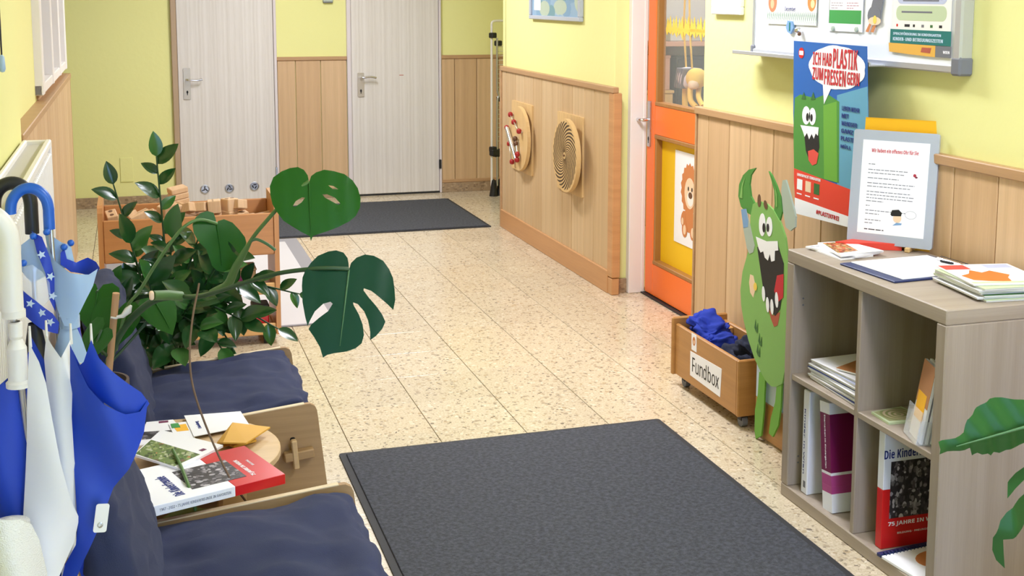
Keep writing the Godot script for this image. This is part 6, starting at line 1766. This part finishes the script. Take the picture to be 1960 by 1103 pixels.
	var hang := pairs([1.70, 0.52, 1.665, 0.53, 1.637, 0.527, 1.619, 0.521, 1.602, 0.507, 1.59, 0.491, 1.578, 0.455, 1.582, 0.427, 1.593, 0.404, 1.611, 0.386, 1.602, 0.424, 1.596, 0.452, 1.611, 0.455, 1.641, 0.473, 1.67, 0.49])
	put(l, "leaf", leaf_mesh(hang, [], 0.010, func(p: Vector2): return Vector3(p.x, p.y, -1.91 - 0.5 * absf(p.x - 1.615) - 0.25 * absf(p.y - 0.47))), M["leaf_lily"])
	put(l, "leaf_stalk", tube(curve([root, Vector3(1.9, 0.45, -1.92), Vector3(1.78, 0.53, -1.93), Vector3(1.69, 0.515, -1.94)], 5), 0.0045, 8), M["stem_green"])
	var tipl := pairs([1.72, 0.60, 1.66, 0.595, 1.634, 0.577, 1.62, 0.557, 1.614, 0.528, 1.624, 0.535, 1.636, 0.544, 1.68, 0.57])
	put(l, "leaf", leaf_mesh(tipl, [], 0.010, func(p: Vector2): return Vector3(p.x, p.y, -1.95 + 0.3 * absf(p.y - 0.56))), M["leaf_lily"])
	put(l, "leaf_stalk", tube(curve([root, Vector3(1.9, 0.5, -1.95), Vector3(1.71, 0.59, -1.945)], 5), 0.0045, 8), M["stem_green"])

func big_leaf(t: Node, outline: Array, holes: Array, at: Vector3, X: Vector3, Y: Vector3, mat: String, cup: float, tip: Vector2):
	var N := X.cross(Y).normalized()
	var hs := []
	for h in holes:
		hs.append(pairs(h))
	var dirn := tip.normalized()
	var perp := Vector2(-dirn.y, dirn.x)
	var bend := func(p: Vector2) -> Vector3:
		var a := p.dot(dirn) / tip.length()
		var s := p.dot(perp) / tip.length()
		var h := -cup * (a - 0.4) * (a - 0.4) - cup * 0.7 * s * s + cup * 0.35 * absf(s) + 0.0022 * sin(s * 22.0) * absf(s)
		return at + X * p.x + Y * p.y + N * h
	var o := put(t, "leaf", leaf_mesh(pairs(outline), hs, 0.013, bend), M[mat])
	var rib := []
	for i in 9:
		rib.append(bend.call(tip * (i / 8.0) * 0.96) + N * 0.001)
	put(o, "midrib", tube(rib, [0.0026, 0.0024, 0.0022, 0.002, 0.0018, 0.0016, 0.0013, 0.001, 0.0006], 6), M["vein" if mat == "leaf_dark" else mat])

# ---------------------------------------------------------------- beyond the glass
func classroom():
	var c := thing("classroom_shelf", "pinkish wooden wall shelf over a dark cabinet seen through the door glass", "shelf", Vector3.ZERO)
	span(c, "shelf_board", Vector3(3.20, 1.19, -7.66), Vector3(3.80, 1.222, -7.42), M["pink_wood"], 0.003)
	span(c, "bracket", Vector3(3.3, 1.10, -7.66), Vector3(3.32, 1.19, -7.5), M["pink_wood"], 0.002)
	span(c, "bracket", Vector3(3.72, 1.10, -7.66), Vector3(3.74, 1.19, -7.5), M["pink_wood"], 0.002)
	var d := thing("dark_cabinet", "dark grey cabinet against the classroom wall", "cabinet", Vector3.ZERO)
	span(d, "body", Vector3(3.40, 0, -7.66), Vector3(3.93, 1.12, -7.48), M["dark_cabinet"], 0.004)
	span(d, "door", Vector3(3.41, 0.05, -7.48), Vector3(3.69, 1.10, -7.468), M["dark_cabinet"], 0.003)
	span(d, "door", Vector3(3.70, 0.05, -7.48), Vector3(3.92, 1.10, -7.468), M["dark_cabinet"], 0.003)
	var q := [["grey_box", "grey storage box on the pinkish classroom shelf", Vector3(3.42, 1.222, -7.55), Vector3(0.14, 0.13, 0.16), "paper_edges"], ["mauve_box", "mauve storage box on the pinkish classroom shelf", Vector3(3.57, 1.222, -7.55), Vector3(0.13, 0.11, 0.16), "radiator_grey"], ["pink_box", "pink box below the classroom shelf beside the dark cabinet", Vector3(3.30, 0.90, -7.57), Vector3(0.13, 0.22, 0.14), "pink_wood"]]
	for a in q:
		var o := thing(a[0], a[1], "box", a[2])
		var s: Vector3 = a[3]
		put(o, "body", cbox(s, 0.004), M[a[4]], Vector3(0, s.y / 2, 0))
		put(o, "lid", cbox(Vector3(s.x + 0.006, 0.02, s.z + 0.006), 0.003), M[a[4]], Vector3(0, s.y, 0))
	var sd := thing("classroom_sideboard", "low beech sideboard inside the classroom", "cabinet", Vector3.ZERO)
	span(sd, "body", Vector3(3.1, 0, -7.64), Vector3(3.38, 0.88, -7.48), M["birch"], 0.004)
	span(sd, "top", Vector3(3.09, 0.88, -7.65), Vector3(3.385, 0.90, -7.47), M["birch"], 0.003)
	# stuffed toy hung inside the door glass
	var p := thing("plush_toy", "yellow plush toy in a striped shirt hanging behind the door glass", "toy", Vector3(2.66, 1.06, -5.66))
	put(p, "head", pillow(Vector3(0.10, 0.10, 0.11), 0.048, 14), M["plush"], Vector3(0, 0.05, 0.05))
	put(p, "shirt", pillow(Vector3(0.10, 0.10, 0.11), 0.04, 12), M["stripe"], Vector3(0, 0.045, -0.05), turn(Vector3(0.3, 0, 0)))
	for k in 4:
		put(p, "shirt_stripe", pillow(Vector3(0.106, 0.107, 0.009), 0.004, 10), M["print_grey"], Vector3(0, 0.045, -0.085 + k * 0.024), turn(Vector3(0.3, 0, 0)))
	put(p, "arm", tube(curve([Vector3(0, 0.01, -0.02), Vector3(-0.02, -0.06, 0.03), Vector3(-0.02, -0.09, 0.1)], 5), 0.014, 10), M["plush"])
	put(p, "arm", tube(curve([Vector3(0.02, 0.0, 0.04), Vector3(-0.01, -0.04, 0.1), Vector3(-0.02, -0.08, 0.17)], 5), 0.013, 10), M["plush"])
	put(p, "leg", tube(curve([Vector3(0, 0.0, -0.08), Vector3(0, -0.08, -0.08), Vector3(0, -0.16, -0.06)], 5), 0.015, 10), M["plush"])
	put(p, "muzzle", pillow(Vector3(0.05, 0.045, 0.05), 0.02, 10), M["lion_light"], Vector3(-0.03, 0.02, 0.08))
	for s in [-0.07, 0.0]:
		put(p, "cord", tube([Vector3(0, 0.08, s), Vector3(0, 0.3, s - 0.04), Vector3(0, 0.9, -0.08)], 0.005, 6), M["plush"])
	# paper crown band stuck across the glass
	var g := thing("paper_garland", "yellow zigzag paper band stuck across the door glass", "decoration", Vector3(2.488, 0, 0))
	for k in 8:
		var z := -5.60 + k * 0.068
		put(g, "paper_figure", slab(pairs([z, 1.345, z + 0.02, 1.41, z + 0.034, 1.375, z + 0.05, 1.42, z + 0.066, 1.36, z + 0.06, 1.33 - 0.012 * (k % 3), z + 0.03, 1.342, z + 0.012, 1.325]), 0.002), M["crown_paper"], Vector3.ZERO, FACE_LEFT)
	put(g, "band", slab(rect(-5.60, 1.347, -5.06, 1.362), 0.001), M["crown_paper"], Vector3(-0.001, 0, 0), FACE_LEFT)

func back_details():
	# folded drying rack in the right corner
	var r := thing("drying_rack", "folded white wire drying rack standing in the far right corner", "drying rack", Vector3(2.565, 0, -8.98))
	r.rotation = Vector3(0, 0.35, 0)
	for x in [0.0, 0.16]:
		put(r, "frame_tube", tube(curve([Vector3(x, 0.06, 0), Vector3(x, 0.5, 0), Vector3(x, 1.30, 0)], 3), 0.009, 8), M["radiator"])
	put(r, "frame_tube", tube(curve([Vector3(0.0, 1.30, 0), Vector3(0.02, 1.325, 0), Vector3(0.14, 1.325, 0), Vector3(0.16, 1.30, 0)], 4), 0.009, 8), M["radiator"])
	put(r, "leg_tube", tube(curve([Vector3(0.03, 1.2, 0.03), Vector3(0.03, 0.82, 0.03), Vector3(0.06, 0.76, 0.03), Vector3(0.03, 0.70, 0.03), Vector3(0.03, 0.08, 0.03)], 5), 0.008, 8), M["steel"])
	for k in 22:
		put(r, "wire", tube([Vector3(0.03, 0.42 + k * 0.034, 0.02), Vector3(0.15, 0.42 + k * 0.034, 0.02)], 0.0028, 6), M["radiator"])
	for q in [[0.0, 1.22], [0.05, 1.16], [0.07, 0.74], [0.0, 0.36], [0.03, 0.32]]:
		put(r, "joint", cbox(Vector3(0.045, 0.04, 0.05), 0.006), M["black"], Vector3(q[0], q[1], 0.015))
	put(r, "hinge_block", cbox(Vector3(0.13, 0.05, 0.05), 0.008), M["black"], Vector3(0.04, 0.335, 0.02))
	for x in [0.01, 0.07, 0.15]:
		put(r, "foot", lathe([Vector2(0.0005, 0.13), Vector2(0.016, 0.12), Vector2(0.024, 0.06), Vector2(0.034, 0.0), Vector2(0.0005, 0.0)], 12), M["black"], Vector3(x, 0.0, 0.01))
	var s := thing("flush_wall_plate", "square yellow-painted cover plate low on the back wall", "cover plate", Vector3(-0.073, 0.27, -9.27))
	put(s, "plate", cbox(Vector3(0.088, 0.17, 0.006), 0.002), M["yellow_wall"], Vector3(0, 0, 0.003))
	put(s, "lower_edge", cbox(Vector3(0.088, 0.004, 0.009), 0.001), M["yellow_wall"], Vector3(0, -0.087, 0.0045))
	var w := thing("wall_switch", "small grey device on the yellow wall between the white doors", "switch", Vector3(1.385, 1.50, -9.27))
	put(w, "body", cbox(Vector3(0.075, 0.07, 0.03), 0.004), M["bottle_grey"], Vector3(0, 0, 0.015))
	put(w, "underside", cbox(Vector3(0.07, 0.012, 0.026), 0.003), M["corner_grey"], Vector3(0, -0.036, 0.014))
